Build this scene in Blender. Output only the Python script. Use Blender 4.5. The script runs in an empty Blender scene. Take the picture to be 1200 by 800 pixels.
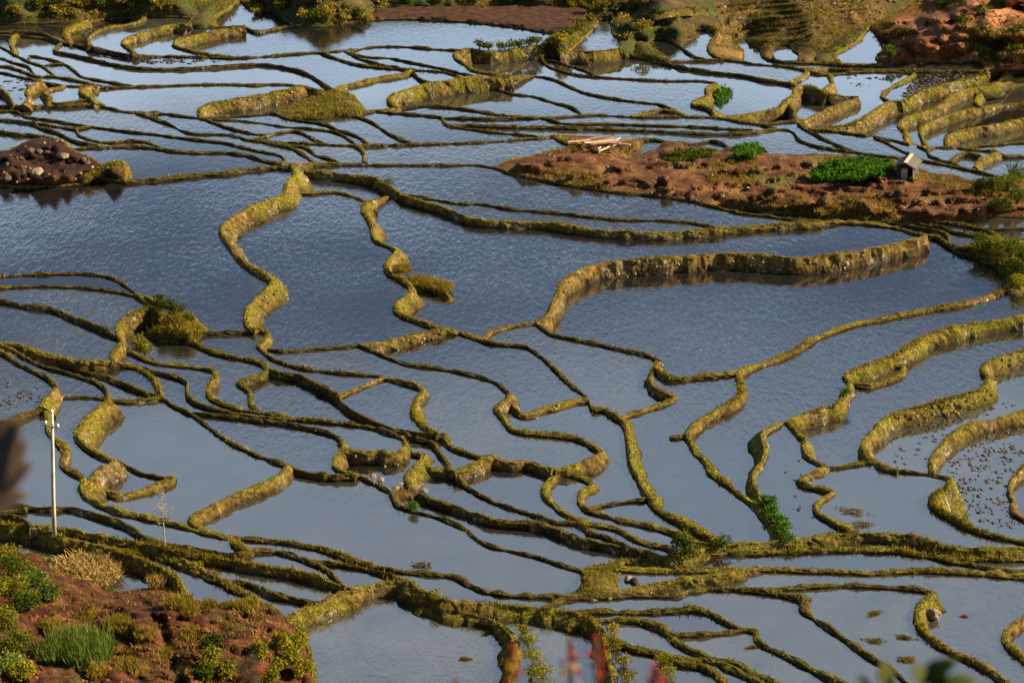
DEBUG = False
import math, random
from collections import defaultdict

def parse_traces(txt):
    B = []
    for ln in txt.strip().splitlines():
        head, pts = ln.split('|')[:2]
        k, h, w = head.split()
        P = [tuple(map(float, p.split(','))) for p in pts.split()]
        def ext(p, q):
            x, y = p; dx, dy = x - q[0], y - q[1]
            if x <= -20: return (-250.0, y)
            if x >= 1220: return (1450.0, y)
            if y >= 812: return (x + dx / max(dy, 1) * (930 - y), 930.0)
            if y <= -3: return (x, -60.0)
            return None
        a = ext(P[0], P[1]); b = ext(P[-1], P[-2])
        if a: P.insert(0, a)
        if b: P.append(b)
        B.append([k, float(h), float(w), P])
    return B

def smooth_poly(P, step=5.0):
    # centripetal-ish Catmull-Rom through the points
    out = []
    n = len(P)
    for i in range(n - 1):
        p0 = P[max(i - 1, 0)]; p1 = P[i]; p2 = P[i + 1]; p3 = P[min(i + 2, n - 1)]
        d = math.hypot(p2[0] - p1[0], p2[1] - p1[1])
        d0 = math.hypot(p1[0] - p0[0], p1[1] - p0[1]) or d
        d2 = math.hypot(p3[0] - p2[0], p3[1] - p2[1]) or d
        m1 = [(p2[c] - p0[c]) / (d0 + d) * d for c in (0, 1)]
        m2 = [(p3[c] - p1[c]) / (d2 + d) * d for c in (0, 1)]
        k = max(1, int(round(d / step))) if d < 150 else max(1, int(d / 14))
        for j in range(k):
            t = j / k; t2 = t * t; t3 = t2 * t
            out.append(tuple((2*t3-3*t2+1)*p1[c] + (t3-2*t2+t)*m1[c] + (-2*t3+3*t2)*p2[c] + (t3-t2)*m2[c] for c in (0, 1)))
    out.append(P[-1])
    return out

def nearest_on(poly, p):
    best = (1e9, None, None)
    for i in range(len(poly) - 1):
        a, b = poly[i], poly[i + 1]
        dx, dy = b[0] - a[0], b[1] - a[1]
        L = dx * dx + dy * dy
        t = 0 if L == 0 else max(0, min(1, ((p[0] - a[0]) * dx + (p[1] - a[1]) * dy) / L))
        q = (a[0] + t * dx, a[1] + t * dy)
        d = math.hypot(q[0] - p[0], q[1] - p[1])
        if d < best[0]: best = (d, i, q)
    return best

def build_graph(B, FR=(-250, -60, 1450, 930)):
    polys = [smooth_poly(b[3]) for b in B]
    x0, y0, x1, y1 = FR
    frame = []
    def lin(a, b, n):
        return [(a[0] + (b[0] - a[0]) * i / n, a[1] + (b[1] - a[1]) * i / n) for i in range(n)]
    frame = lin((x0, y0), (x1, y0), 40) + lin((x1, y0), (x1, y1), 30) + lin((x1, y1), (x0, y1), 40) + lin((x0, y1), (x0, y0), 30) + [(x0, y0)]
    polys.append(frame)
    n = len(polys)
    dangling = []
    # snap ends; longest search 12 px; control ends move exactly onto the other line
    for i, e in [(i, e) for rep in range(3) for i in range(n - 1) for e in (0, -1)]:
        if True:
            p = polys[i][e]
            best = (1e9, None)
            for j in range(n):
                if j == i:
                    continue
                xs = [q[0] for q in polys[j]]; ys = [q[1] for q in polys[j]]
                if p[0] < min(xs) - 12 or p[0] > max(xs) + 12 or p[1] < min(ys) - 12 or p[1] > max(ys) + 12: continue
                d, s, q = nearest_on(polys[j], p)
                if d < best[0]: best = (d, j, s, q)
            if best[0] < 9:
                polys[i][e] = best[3]
            else:
                dangling.append((B[i][0], p, round(best[0], 1)))
    # collect cut points on every segment
    segs = []
    for i, P in enumerate(polys):
        for s in range(len(P) - 1): segs.append((i, s, P[s], P[s + 1]))
    cell = 30.0
    grid = defaultdict(list)
    for k, (i, s, a, b) in enumerate(segs):
        for cx in range(int(min(a[0], b[0]) // cell), int(max(a[0], b[0]) // cell) + 1):
            for cy in range(int(min(a[1], b[1]) // cell), int(max(a[1], b[1]) // cell) + 1):
                grid[(cx, cy)].append(k)
    cuts = defaultdict(list)
    seen = set()
    for c, L in grid.items():
        for u in range(len(L)):
            for v in range(u + 1, len(L)):
                k1, k2 = L[u], L[v]
                if (k1, k2) in seen: continue
                seen.add((k1, k2))
                i1, s1, a, b = segs[k1]; i2, s2, c2, d = segs[k2]
                if i1 == i2 and abs(s1 - s2) <= 1: continue
                r = (b[0]-a[0], b[1]-a[1]); q = (d[0]-c2[0], d[1]-c2[1])
                den = r[0]*q[1]-r[1]*q[0]
                # endpoints touching
                for (pt, kk, A, Bb) in ((c2, k1, a, b), (d, k1, a, b), (a, k2, c2, d), (b, k2, c2, d)):
                    LL = (Bb[0]-A[0])**2 + (Bb[1]-A[1])**2
                    if LL == 0: continue
                    t = ((pt[0]-A[0])*(Bb[0]-A[0]) + (pt[1]-A[1])*(Bb[1]-A[1])) / LL
                    if -1e-6 < t < 1+1e-6:
                        qq = (A[0]+t*(Bb[0]-A[0]), A[1]+t*(Bb[1]-A[1]))
                        if math.hypot(qq[0]-pt[0], qq[1]-pt[1]) < 0.05:
                            cuts[kk].append((t, pt))
                if abs(den) < 1e-9: continue
                t = ((c2[0]-a[0])*q[1]-(c2[1]-a[1])*q[0]) / den
                w = ((c2[0]-a[0])*r[1]-(c2[1]-a[1])*r[0]) / den
                if 0 < t < 1 and 0 < w < 1:
                    pt = (a[0]+t*r[0], a[1]+t*r[1])
                    cuts[k1].append((t, pt)); cuts[k2].append((w, pt))
    nodes = []; key = {}
    def node(p):
        kx, ky = round(p[0] / 0.3), round(p[1] / 0.3)
        for ax in (-1, 0, 1):
            for ay in (-1, 0, 1):
                k = key.get((kx + ax, ky + ay))
                if k is not None and math.hypot(nodes[k][0]-p[0], nodes[k][1]-p[1]) < 0.35: return k
        key[(kx, ky)] = len(nodes); nodes.append(p); return len(nodes) - 1
    chains = [[] for _ in range(n)]
    edges = {}
    for k, (i, s, a, b) in enumerate(segs):
        pts = [a] + [p for t, p in sorted(cuts.get(k, []))] + [b]
        for p in pts:
            v = node(p)
            if not chains[i] or chains[i][-1] != v: chains[i].append(v)
    for i, ch in enumerate(chains):
        for a, b in zip(ch, ch[1:]):
            e = (min(a, b), max(a, b))
            edges.setdefault(e, i)
    # half-edge faces (image coords, y down)
    adj = defaultdict(list)
    for a, b in edges:
        adj[a].append(b); adj[b].append(a)
    for v in adj:
        adj[v].sort(key=lambda u: math.atan2(nodes[u][1]-nodes[v][1], nodes[u][0]-nodes[v][0]))
    pos = {v: {u: i for i, u in enumerate(L)} for v, L in adj.items()}
    face_of = {}
    faces = []
    for a0, b0 in list(edges):
        for (a, b) in ((a0, b0), (b0, a0)):
            if (a, b) in face_of: continue
            loop = []
            u, v = a, b
            while (u, v) not in face_of:
                face_of[(u, v)] = len(faces)
                loop.append(u)
                L = adj[v]; i = pos[v][u]
                w = L[(i - 1) % len(L)]
                u, v = v, w
            faces.append(loop)
    # area: with this turn rule the face is on the right-hand side on screen
    def area(loop):
        return 0.5 * sum(nodes[a][0]*nodes[b][1]-nodes[b][0]*nodes[a][1] for a, b in zip(loop, loop[1:] + loop[:1]))
    areas = [area(f) for f in faces]
    # components
    par = {v: v for v in adj}
    def find(x):
        while par[x] != x:
            par[x] = par[par[x]]; x = par[x]
        return x
    for a, b in edges: par[find(a)] = find(b)
    comps = defaultdict(list)
    for v in adj: comps[find(v)].append(v)
    return dict(polys=polys, nodes=nodes, chains=chains, edges=edges, faces=faces, areas=areas, face_of=face_of, dangling=dangling, comps=list(comps.values()), adj=adj)

def strip_spurs(loop):
    L = list(loop)
    ch = True
    while ch and len(L) > 2:
        ch = False
        for i in range(len(L)):
            if L[i - 1] == L[(i + 1) % len(L)]:
                j = (i + 1) % len(L)
                for k in sorted((i, j), reverse=True): del L[k]
                ch = True; break
    return L

def inside(poly, p):
    c = False; x, y = p
    for (x1, y1), (x2, y2) in zip(poly, poly[1:] + poly[:1]):
        if (y1 > y) != (y2 > y) and x < (x2-x1)*(y-y1)/(y2-y1)+x1: c = not c
    return c

TRACES = """
A1 4 .6|-30,27 0,27 60,26 100,23 150,20 200,19 228,20
A2 5 .6|-30,36 0,36 30,36 50,38 62,44 75,49 95,53 120,57 150,63 175,65 200,65 240,66 270,67 300,66 350,62 375,61 387,65 407,72 420,75 455,79 482,81
A3 7 1.4|84,51 76,43 76,36 84,30 95,26 102,23
A4 6 1.3|106,54 103,46 107,40 120,34 134,31 150,28 166,24 170,20
A5 8 1.4|158,63 150,54 143,50 148,44 170,37 200,29 212,28 222,31
A6 6 1.2|222,32 224,24 232,14 228,9 240,4 250,-4
A7 9 1.3|275,67 262,65 240,62 220,57 204,52 206,47 230,41 260,34 287,31
A8 6 1.2|250,32 248,21 256,15 268,8 275,2 285,-3
A9 3 .5|222,32 240,32 262,31 287,31
A10 3 .5|283,1 290,8 305,10 322,14 330,18 345,29
A11 3 .5|-30,41 0,41 12,41 20,40 36,42 52,44 64,46
A12 4 1.2|17,62 13,52 14,42 20,40
A13 4 .5|75,49 68,53 63,58 75,61 95,65 120,71 150,77 175,79 210,79 250,77 300,74 330,77 355,83 372,92 385,102 392,106
A14 4 .5|-30,42 0,54 17,63 35,72 48,76 58,83 66,90
A15 3 .5|33,71 34,65 55,68 72,73 85,80 94,88 110,92 145,98 160,101
A16 4 .5|-30,62 0,67 17,73 32,77 38,84 43,90
A17 4 .5|-30,76 0,77 10,78 23,82 42,89 61,89 79,92 105,97 125,101
A18 5 .5|-30,82 0,84 17,88 40,93 61,97 80,100 122,101 158,101 210,99 260,98 300,99 320,98 345,99 360,101 378,106 392,108
A19 2 .4|48,76 60,75 74,74
A20 9 1|27,123 35,112 30,107 38,100 46,96 48,94
A21 11 1|56,124 58,114 53,109 60,104 71,102 75,100
A22 4 .5|-30,123 0,123 30,123 65,124 95,122 112,122 140,129 160,131 190,132 215,135 240,139 265,148 300,156 316,157
A23 3 .5|160,131 180,138 200,145 213,152 230,156 255,156 275,158 290,163 312,165
A24 3 .4|57,120 75,120 95,117 107,116
A25 9 2|113,122 105,114 94,107 101,101 115,100
A26 6 .6|-30,100 0,103 10,110 15,118 17,123
A27 3 .5|-30,128 0,129 20,130 32,136 60,140 90,145 120,149 150,153 180,156 210,160 235,163 262,166 283,171 304,176 321,179 331,183 335,190
A28 4 .5|-30,138 0,139 38,143 65,147 90,150 106,147
A29 4 .5|40,143 45,148 65,153 80,161 95,166 110,169 124,171
A30 3 .5|89,150 92,157 105,162 125,166 155,164 175,166 185,171 197,174 208,177
A31 4 .6|-30,152 0,153 20,156 40,157 60,162
A32 4 .6|80,174 112,172 160,171 180,173 200,176 225,178 262,178 287,181 300,185 320,190 345,191 375,191 450,192 525,192 560,192 582,196 600,202 637,210 687,219 725,224 775,229 810,234 837,241 870,249 900,252 925,256 945,258 962,260
A33 6 1|-30,177 0,177 15,175 25,168 42,163 60,162 75,166 80,174 95,180 108,186 120,193 130,190 143,189 146,200 146,211
B1 15 .8|-30,217 0,216 40,217 70,216 98,213 110,206 122,207 135,210 146,211
B2 5 .6|146,211 160,210 185,208 215,205 240,202 262,201 285,197 310,195 330,194 341,195
B4 9 .8|301,404 308,399 313,391 308,387 300,386
B3 25 2.2|300,386 291,382 288,372 290,360 301,348 312,338 319,329 312,322 295,313 283,304 272,290 260,272 259,266 275,252 298,240 318,232 333,226 335,218 338,210 346,204 345,198 340,191
T1 4 .6|287,31 300,36 320,33 345,29 375,30 405,27 432,23 470,21 500,22 550,25 600,30 640,37 651,39 642,46 634,53
T3 5 .5|375,61 395,59 412,58 440,54 475,54 512,57 540,58 550,57
T4 3 .4|403,59 412,63 422,68 440,73 465,78 482,81
T5 3 .4|412,62 432,66 455,67 475,71 515,79 545,86 560,90
T6 3 .4|482,81 515,83 530,86 541,91
T7 8 1.1|392,106 402,100 415,97 440,91 470,86 483,82
T8 3 .5|483,82 490,90 500,95 506,97
T9 14 1|467,126 460,122 455,116 462,110 480,104 500,98 520,95 540,91 560,90 575,90 600,88
T21 4 .5|590,88 600,88 632,89 650,93 665,100 685,108 720,115 760,120 778,122 788,128 800,134
T10 7 .7|590,88 570,85 552,81 545,75 534,68 531,63 540,59 550,57
T11 13 1|550,57 575,60 600,57 633,53 645,57 655,62
T12 1 .4|432,23 440,12 470,9 560,7 640,7 690,11 700,22
T13 1 .8|651,39 670,36 680,30 690,18 690,11
T14 12 1|236,138 233,130 242,123 265,118 300,112 330,106 352,101
T15 3 .5|238,138 260,136 295,134 321,132 333,137 356,141 382,145 396,151 417,158 433,168
T16 2 .4|340,138 374,138 400,135 416,135 428,131
T17 3 .6|416,135 436,142 450,152 470,162 483,167
T18 8 .8|392,107 410,110 420,120 428,131
T19 2 .5|320,132 340,124 358,116 372,105
C2 6 .6|655,62 668,57 685,42 697,30 700,22 705,21 720,20
C3 13 1|655,62 672,60 700,60 728,56
C4 4 .6|720,20 717,30 720,40 727,46 728,56 735,63 742,66
C5 3 .6|742,66 744,56 747,47 760,51 770,59 780,66 786,74
C7 4 .6|758,50 768,44 775,43 785,46 797,54 812,64 830,70
C8 4 .6|797,54 802,47 818,41 812,35 825,34 838,37 838,42
C9 5 .8|846,70 840,66 833,61 831,52 838,42 842,36 845,30 840,20 835,-3
D1 4 .6|868,72 871,64 870,58 861,52 858,47 867,44 867,36 886,36 885,42 876,47 880,52 893,55
C10 4 .6|733,62 742,66 760,69 780,74 807,79 840,84 870,87 885,90 892,92 920,96 934,99
C11 3 .5|783,72 805,71 830,70 850,69 868,72 880,74 905,76 938,80 958,86 972,87
C13 4 .5|645,57 634,66 640,75 650,80 672,86 695,89 740,92 780,94 820,94 840,97
D2 2 .4|636,70 650,72 665,76 685,82 697,89
C14 4 .5|562,92 567,101 580,103 600,109 625,112 648,119 668,124 678,130 684,136
C15 4 .6|425,131 460,127 480,124 515,124 550,128 600,136 620,137 645,137 680,135 700,134 725,135 738,136 765,136 800,136 840,137 868,142 894,146 910,151
D3 5 1.5|740,136 760,131 778,128 795,131 804,136
C17 9 2|838,137 836,130 825,124 811,121 822,115 830,111 828,103 840,97
C18 13 1.2|840,137 870,134 890,130 912,126 920,118 930,111 931,104 944,100 958,104 971,110
D4 3 .6|892,146 912,143 932,141
C20 4 .5|440,129 452,131 480,133 500,135 517,137 519,143 528,147 540,149 570,153 600,156 618,158 635,161
C21 4 .6|526,146 545,145 565,146 600,147 650,148 690,149 750,151 825,155 862,155 902,151 923,151 932,156 935,162 946,167 960,171 1000,177 1025,181 1078,187 1121,195 1148,201 1179,209
D5 2 .4|517,137 545,137 575,138 606,137
C22 3 .5|635,137 665,144 700,144 775,146 825,148 870,151 890,152
C23 11 1|932,141 946,139 965,130 990,120 1006,114
C24 1 .4|971,110 985,112 1006,114
C26 3 .8|921,118 930,130 932,141 944,151
C28 8 1|934,99 925,96 936,91 946,84 943,80
C29 8 1|974,109 966,103 976,97 974,91 972,87
C31 4 .6|938,80 960,80 1000,81 1062,82 1100,82 1152,83 1180,84 1230,84
C32 3 .5|972,87 1000,84 1030,83 1060,84 1072,86
C33 4 .6|893,55 892,62 900,68 908,70 934,72 964,74 987,75 1035,75 1055,73 1125,72 1150,73 1155,80 1156,86
C34 3 .5|908,70 904,60 906,54 915,52 926,52 931,59 938,63 934,72
C35 3 .5|955,74 955,66 975,53 990,42 1000,37 1010,36 1014,35
C36 10 1|987,75 977,67 978,62 990,55 1005,46 1013,36 1018,29
C37 3 .6|1033,75 1028,67 1033,60 1044,53 1041,46 1030,42 1018,29
C38 9 1|1045,119 1033,112 1040,104 1052,97 1065,90 1072,86
C39 13 1.1|966,150 1000,145 1020,132 1042,119 1060,117 1072,110 1078,107 1110,98 1140,90 1156,86
C40 9 1.3|1062,166 1060,152 1053,146 1056,140 1080,131 1105,121 1112,112 1140,103 1170,96 1178,86
C41 9 1|1150,125 1143,119 1145,113 1158,106 1172,97 1185,93 1200,90 1230,88
C42 9 .8|1084,171 1077,150 1090,142 1125,130 1150,125 1200,120 1230,117
C43 11 1|1112,172 1108,163 1115,157 1140,150 1165,146 1200,138 1230,133
M1 3 .5|932,143 945,150 966,152 1000,156 1040,162 1075,170 1112,172 1150,170 1200,166 1230,165
M2 3 .5|1024,160 1040,167 1055,175 1068,181 1078,187
M4 3 .5|944,151 965,162 988,172 1004,178
M5 3 .5|1075,171 1086,175 1088,181 1100,186 1118,191 1130,197
M6 5 1|1113,190 1122,181 1135,178 1150,182 1145,192 1140,199
M7 3 .5|1122,172 1138,175 1156,176 1170,178 1178,181 1200,183 1230,184
M8 9 1|1143,196 1148,188 1160,182 1170,178
M9 3 .5|971,181 995,183 1018,186 1048,187 1062,192
W7 3 .8|1062,192 1080,199 1090,204 1110,204 1130,210 1150,215 1168,215 1180,210
W8 3 .6|1179,209 1200,207 1230,205
C47 4 .5|300,164 330,166 360,167 400,169 435,169 480,168 525,167 570,165 600,163 620,161 635,161 650,158
R1 6 .8|582,195 600,187 622,183 645,177 672,170 658,164 650,158
R2 3 .6|650,158 675,160 700,163 735,164 765,162 790,166 815,167 832,164 848,167 856,173 865,170 880,170 896,175 900,180 930,181 971,181
R3 2 .5|779,165 772,173 758,179 742,184 736,182 748,176 752,168 754,163
R4 2 .5|798,167 808,173 825,172 840,176 850,176 854,171
V1 3 .4|244,139 275,140 304,143 330,147 365,150 389,153 400,157 410,163 418,169
V2 3 .5|290,163 305,161 316,157 330,154 349,153 360,158 374,165 384,168
V4 3 .5|308,165 330,170 343,173 356,180 369,191
V5 3 .5|322,166 337,169 356,171 365,176 370,181 383,184 400,192
V6 5 .9|432,192 426,187 427,180 424,174 416,169
E1 7 .7|470,227 500,236 525,243 548,253 575,257 600,258 650,260 680,265 700,268 750,271 787,271 845,267 875,265 900,263 937,261 975,260 1012,261 1050,266 1070,272 1085,275
E2 3 .4|470,226 507,232 537,237 565,238 600,244 650,248 675,251 725,256 775,257 812,260 842,267
E3 6 1|346,196 360,199 382,201 409,204 442,209 446,214 460,220 470,227
E4 6 .6|334,226 362,226 392,224 407,227 425,233 437,235 455,230 470,227
E5 4 .5|301,404 312,415 327,423 357,431 400,436 440,439 451,441
E6 3 .5|305,405 327,410 370,407 400,405 420,403
E7 9 1.2|420,403 440,402 475,394 512,386 522,385 545,390 566,398
E8 18 1.6|520,385 510,381 490,374 472,368 464,362 463,357 470,350 480,343 482,335 470,325 455,317 452,311 456,303 465,293 455,286 440,280 437,275 436,265 433,255 425,244 428,239 435,235
F2 3 1.8|482,336 500,336 518,340 530,349
E9 6 .6|566,398 574,389 600,381 626,377
E10 18 .8|626,377 638,370 646,355 653,340 654,333 668,321 695,309 725,304 800,299 850,296 900,298 932,301 975,297 1025,289 1070,279 1085,275
E11 4 .8|1085,275 1100,277 1112,286 1120,292 1135,295 1150,303 1172,315 1178,323 1177,338
E12 11 1.9|768,431 785,442 825,438 862,435 880,429 900,422 925,413 945,400 965,390 1000,378 1040,370 1087,361 1125,355 1155,347 1177,339 1200,335 1230,333
E13 4 .6|626,377 645,390 675,397 700,402 730,409 760,416 771,423
E14 11 1.1|728,489 740,483 760,477 780,470 790,464 780,459 766,451 762,443 766,432 771,423
E15 2 .6|540,389 565,398 590,402 617,405 632,415 650,430 670,450 682,459 690,468 693,478
E16 9 1.2|598,462 606,480 617,484 640,476 670,468 688,466
E17 7 1.5|842,634 825,624 808,615 790,604 775,597 762,582 750,562 740,540 737,515 732,494 720,485 707,478 693,478
E18 7 .9|914,630 902,616 884,592 868,580 850,565 832,552 826,540 813,527 808,517 803,509 812,495 840,478 863,465 867,455 862,435
F3 2 .8|785,511 795,510 804,509
E19 12 1.3|914,630 905,608 894,588 886,572 882,556 893,540 897,525 893,511 898,503 925,490 955,480 982,472 989,458 996,446 990,440 1002,432 1050,415 1070,402 1100,387 1150,377 1200,369 1230,366
E20 8 .8|997,447 1020,450 1040,444 1058,435 1056,423 1053,414
E21 7 1.3|1008,624 990,616 973,607 956,595 960,586 976,575 966,571 938,562 950,554 967,547 965,543 948,533 942,522 944,513 938,509 923,491
E22 5 .8|967,547 985,546 1000,543 1022,540
E23 13 1.3|1053,551 1040,547 1022,540 1013,527 1012,517 1025,502 1041,487 1075,477 1120,465 1152,454 1158,445 1152,430 1165,421 1200,410 1230,402
E24 2 .5|1053,551 1092,555 1112,559
E25 6 1.5|1230,640 1200,632 1165,625 1143,618 1115,604 1093,589 1096,580 1114,566 1112,559
E26 11 1.1|1094,555 1091,542 1099,526 1117,508 1135,496 1167,490 1200,481 1230,473
E27 9 .8|1230,620 1200,608 1184,597 1186,586 1181,574 1184,562 1200,543 1230,520
W1 3 .6|838,241 860,243 880,244 900,247 930,249 975,254 1012,255 1042,257 1077,258 1112,257 1147,255 1165,252 1200,253 1230,255
W2 3 .5|985,254 1025,258 1056,261 1074,265 1095,269 1109,273 1113,289
W3 3 .5|1048,257 1077,261 1102,265 1121,271 1147,274 1175,278 1200,281 1230,284
W4 3 .5|1092,258 1121,261 1147,266 1163,272 1172,278
W5 3 .5|1149,267 1175,267 1200,266 1230,266
W6 3 .8|1113,284 1122,288 1135,286 1150,281 1163,276
d1 5 .6|-30,323 0,322 50,320 90,319 115,321 135,326 148,335 160,344
d2 4 .5|-30,338 0,336 50,334 100,336 140,341 160,346 174,357
G5 17 .8|132,424 129,418 133,408 141,400 137,392 136,381 148,370 168,361 174,357 194,366
d3 4 .5|-30,348 0,350 30,356 60,360 85,370 110,380 125,386 137,393
d4 8 1.5|160,344 175,349 195,354 212,362 224,372 232,384 235,388
d5 4 .4|235,388 269,387 300,386
G1 7 .8|-30,401 0,401 26,403 44,411 70,416 91,421 122,422 149,426 166,432 178,441 184,449 189,464
G2 2 .6|150,426 168,430 190,436 208,440 219,448 219,460 228,469 240,474 262,480 300,487 337,489 400,495 435,500 455,506 470,511
G3 12 .7|337,489 320,484 300,481 275,477 254,470 243,461 243,450 252,440 250,434 242,431 207,427 178,423 160,416 146,410 134,407
G4 5 .9|300,481 292,472 291,458 277,448 292,441 310,434 312,428 303,422 269,416 240,407 226,400 190,396 172,390 180,382 194,371 205,366
F4 3 .8|226,400 232,394 235,388
G6 5 .6|-30,403 0,405 20,413 44,421 70,425 93,432 122,440 149,450 171,459 188,464
G7 4 .6|20,413 47,427 70,434 96,441 114,448 124,457 126,467
G8 4 .8|-30,405 0,412 17,423 35,432 57,444 66,453
G9 14 1.6|48,477 53,467 66,453
G10 3 .5|57,464 72,465 95,464 126,466
G11 5 .7|-30,490 0,493 10,492 26,484 48,477
G42 10 .7|293,646 283,639 268,630 237,622 200,612 162,604 140,599 112,589 98,580 93,570
G12 7 .7|93,570 95,560 80,550 70,542 75,528 62,513 54,502 54,490 49,477
G13 16 1.8|95,567 104,562 115,549 134,538 115,530 100,520 90,508 97,495 110,481 126,467
G14 3 .5|136,537 160,551 180,556 205,560
G15 9 1|95,572 125,574 145,577 175,570 200,561 207,560
G16 4 .6|126,467 150,469 172,467 189,464
G17 5 .6|189,464 205,475 225,484 238,493 253,505 275,519 300,531 320,538 337,544
G18 4 .5|222,482 250,484 275,487 300,490 332,494 370,501 393,508 402,516
G19 9 1.2|293,646 276,635 262,627 236,617 223,609 228,602 250,591 275,578 300,568 320,560 332,551 337,544
G20 5 .6|337,544 350,550 372,554 395,556 418,555
G21 9 1|418,555 400,550 392,543 394,535 401,527 402,516
G22 9 .8|402,524 425,528 445,527 463,529 470,525 474,520 470,511
G23 10 1.5|482,570 477,563 478,556 485,547 494,538 497,533 490,530 480,528 472,524
G24 4 .6|418,555 440,565 455,574 460,582 462,588 476,595 495,600 512,604 530,611 545,618 556,628 575,638 600,644 625,650 656,660 683,669 684,676 681,688 668,697 645,707 635,713
F5 1 .4|457,578 470,573 482,570
G25 5 .7|482,570 496,579 512,586 536,593 560,602 580,608 600,610 630,612 652,619 684,631 720,638 762,646
G26 3 1.2|685,668 700,663 720,658 745,654 762,646
G27 4 .6|470,511 487,512 505,516 516,530 526,543 532,553 550,570 575,584 600,593 625,601 652,610 664,610 678,612 690,621 707,626 726,633 738,642
G28 8 .9|790,652 786,641 760,635 738,626 722,617 687,610 663,600 650,590 640,580 639,571 645,562 652,553 650,549
G32 3 .5|420,403 433,409 450,416 475,425 517,431 560,440 580,447 598,462
G33 9 1.1|650,549 662,547 682,541 700,533 704,529 695,521 682,514 662,509 625,506 600,501 590,488 581,476 592,468 598,462
G34 9 1.1|836,639 812,632 795,624 770,616 725,606 702,599 684,592 679,584 682,574 694,567 685,559 650,549
G35 2 .5|690,594 712,589 737,585 757,584
G36 6 .7|493,540 508,547 528,546
G37 4 .6|313,430 325,434 350,438 370,447 395,460 403,471 420,483 445,495 470,502 500,506 519,508
G38 6 .7|397,463 410,457 430,449 451,441
G39 12 1.3|514,507 500,500 488,488 485,478 489,465 496,455 485,449 470,445 451,441
G40 3 1|519,508 527,520 545,528 566,534 578,533
G41 8 .8|531,551 540,548 556,542 578,533 587,538 600,540 615,539 632,543 650,549
H1 4 .6|-30,580 0,585 17,588 38,593 58,594 80,593 105,599 140,610 157,619 168,627 200,636 237,643 275,648 293,646
H2 2 .6|-30,598 0,597 31,597
H3 4 .7|-30,600 0,601 17,603 30,608 36,615
H4 10 1.4|-30,606 0,613 36,617 70,628 110,637 140,645 168,655 190,664 206,675 213,688 218,698
H5 6 .8|36,616 75,618 112,625 150,633 187,640 225,648 262,654 300,661 337,666 370,674 395,683 414,690
H6 6 1.1|135,643 175,646 205,652 222,660 245,671 265,682 280,690 300,700 320,713
H7 5 .7|258,679 280,679 300,684 315,692 340,698 365,704 372,707
H8 5 .7|268,630 285,630 300,631 337,635 375,642 400,651 425,659 462,667 500,671 530,674 550,684 570,692 600,696 630,698 666,698
H9 4 .7|293,646 322,645 345,651 365,658 383,667 390,675 405,688
H10 4 .6|360,656 387,657 420,662 440,667 460,673 478,680
F1 3 .8|-30,632 0,640 25,647 55,655 85,668 112,677 125,692 150,692 175,690 200,692 218,698 240,706 262,707 285,703 300,704 320,713 335,723 348,740 360,760 366,790 370,830
N1 8 1|762,646 778,652 795,650 815,645 836,639 850,637 870,637 900,634 932,631 975,626 1012,624 1060,626 1085,632 1107,639 1140,641 1200,641 1230,641
N2 6 .8|728,657 750,661 770,661 792,656 817,648 850,646 900,645 962,642 1000,642 1050,643 1085,649 1110,652 1150,652 1200,653 1230,654
N3 4 .6|1085,649 1112,656 1135,659 1165,665 1200,668 1230,669
N4 6 .8|723,666 750,667 800,668 850,667 900,666 962,668 1025,670 1070,668 1100,668 1150,671 1200,675 1230,677
N5 7 .8|722,692 750,686 795,677 825,673 870,667
F6 2 .7|729,651 723,666 720,680 722,692 724,697
N6 5 .8|648,706 662,701 682,697 724,697 740,696 793,696 810,691 840,689 876,690 916,696 940,702 938,711 950,720 975,737 1000,755 1025,772 1045,783 1065,800 1080,815
N7 -3 .7|886,691 915,689 987,685 1050,687 1090,692 1093,695
F7 8 1.3|1198,815 1182,800 1165,787 1150,777 1125,765 1097,750 1081,736 1075,722 1077,710 1085,701 1093,695
N8 7 1.0|1230,795 1200,770 1187,758 1177,747 1180,738 1200,722 1230,705
N9 5 .8|664,716 700,714 750,715 800,712 815,711 830,716 850,726 868,735 886,737 887,746 900,756 930,770 960,786 990,800 1010,815
N10 3 .7|784,742 820,741 856,738 870,735
N11 5 .9|692,726 740,724 760,728 776,734 790,747 810,760 840,770 862,775 882,787 905,797 930,815
N12 5 1|708,744 725,750 740,757 760,761 780,766 795,774 824,779 840,788 850,800 858,815
N13 3 .9|790,770 830,771 852,779 872,788 895,800 912,815
N14 9 1.5|478,680 500,694 525,702 560,706 604,710 640,713 668,717 690,724 702,735 708,750 714,775 720,800 723,815
N15 7 1.6|472,682 480,693 505,706 545,716 572,724 592,735 603,750 604,770 600,790 598,815
N16 9 1.2|335,723 362,711 400,694 430,685 460,680 478,680
F8 2 .6|1018,29 1035,22 1060,10 1078,-3
"""
LABELS = """
"""
# ------------------------------------------------------------------ scene
import bpy, bmesh
import numpy as np
from mathutils import Vector, noise, Matrix, geometry
random.seed(7)
rng = np.random.default_rng(11)
scene = bpy.context.scene
COL = scene.collection
R = math.radians

# ---- camera frame: 70 mm lens, 80 m above the paddies, looking 26 degrees down
HC = 80.0
PITCH = R(26.0)
FPX = 600.0 / math.tan(R(14.4))
CP, SP = math.cos(PITCH), math.sin(PITCH)
def ray(px, py):
    u = (px - 600.0) / FPX; v = -(py - 400.0) / FPX
    return (u, CP + v * SP, -SP + v * CP)
def at(px, py, z=0.0):
    d = ray(px, py)
    t = (z - HC) / d[2]
    return Vector((d[0] * t, d[1] * t, z))
def mpp(px, py):            # metres of height per pixel there
    d = ray(px, py); t = -HC / d[2]
    L = math.sqrt(d[0]**2 + d[1]**2 + d[2]**2) * t
    return L / FPX

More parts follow.
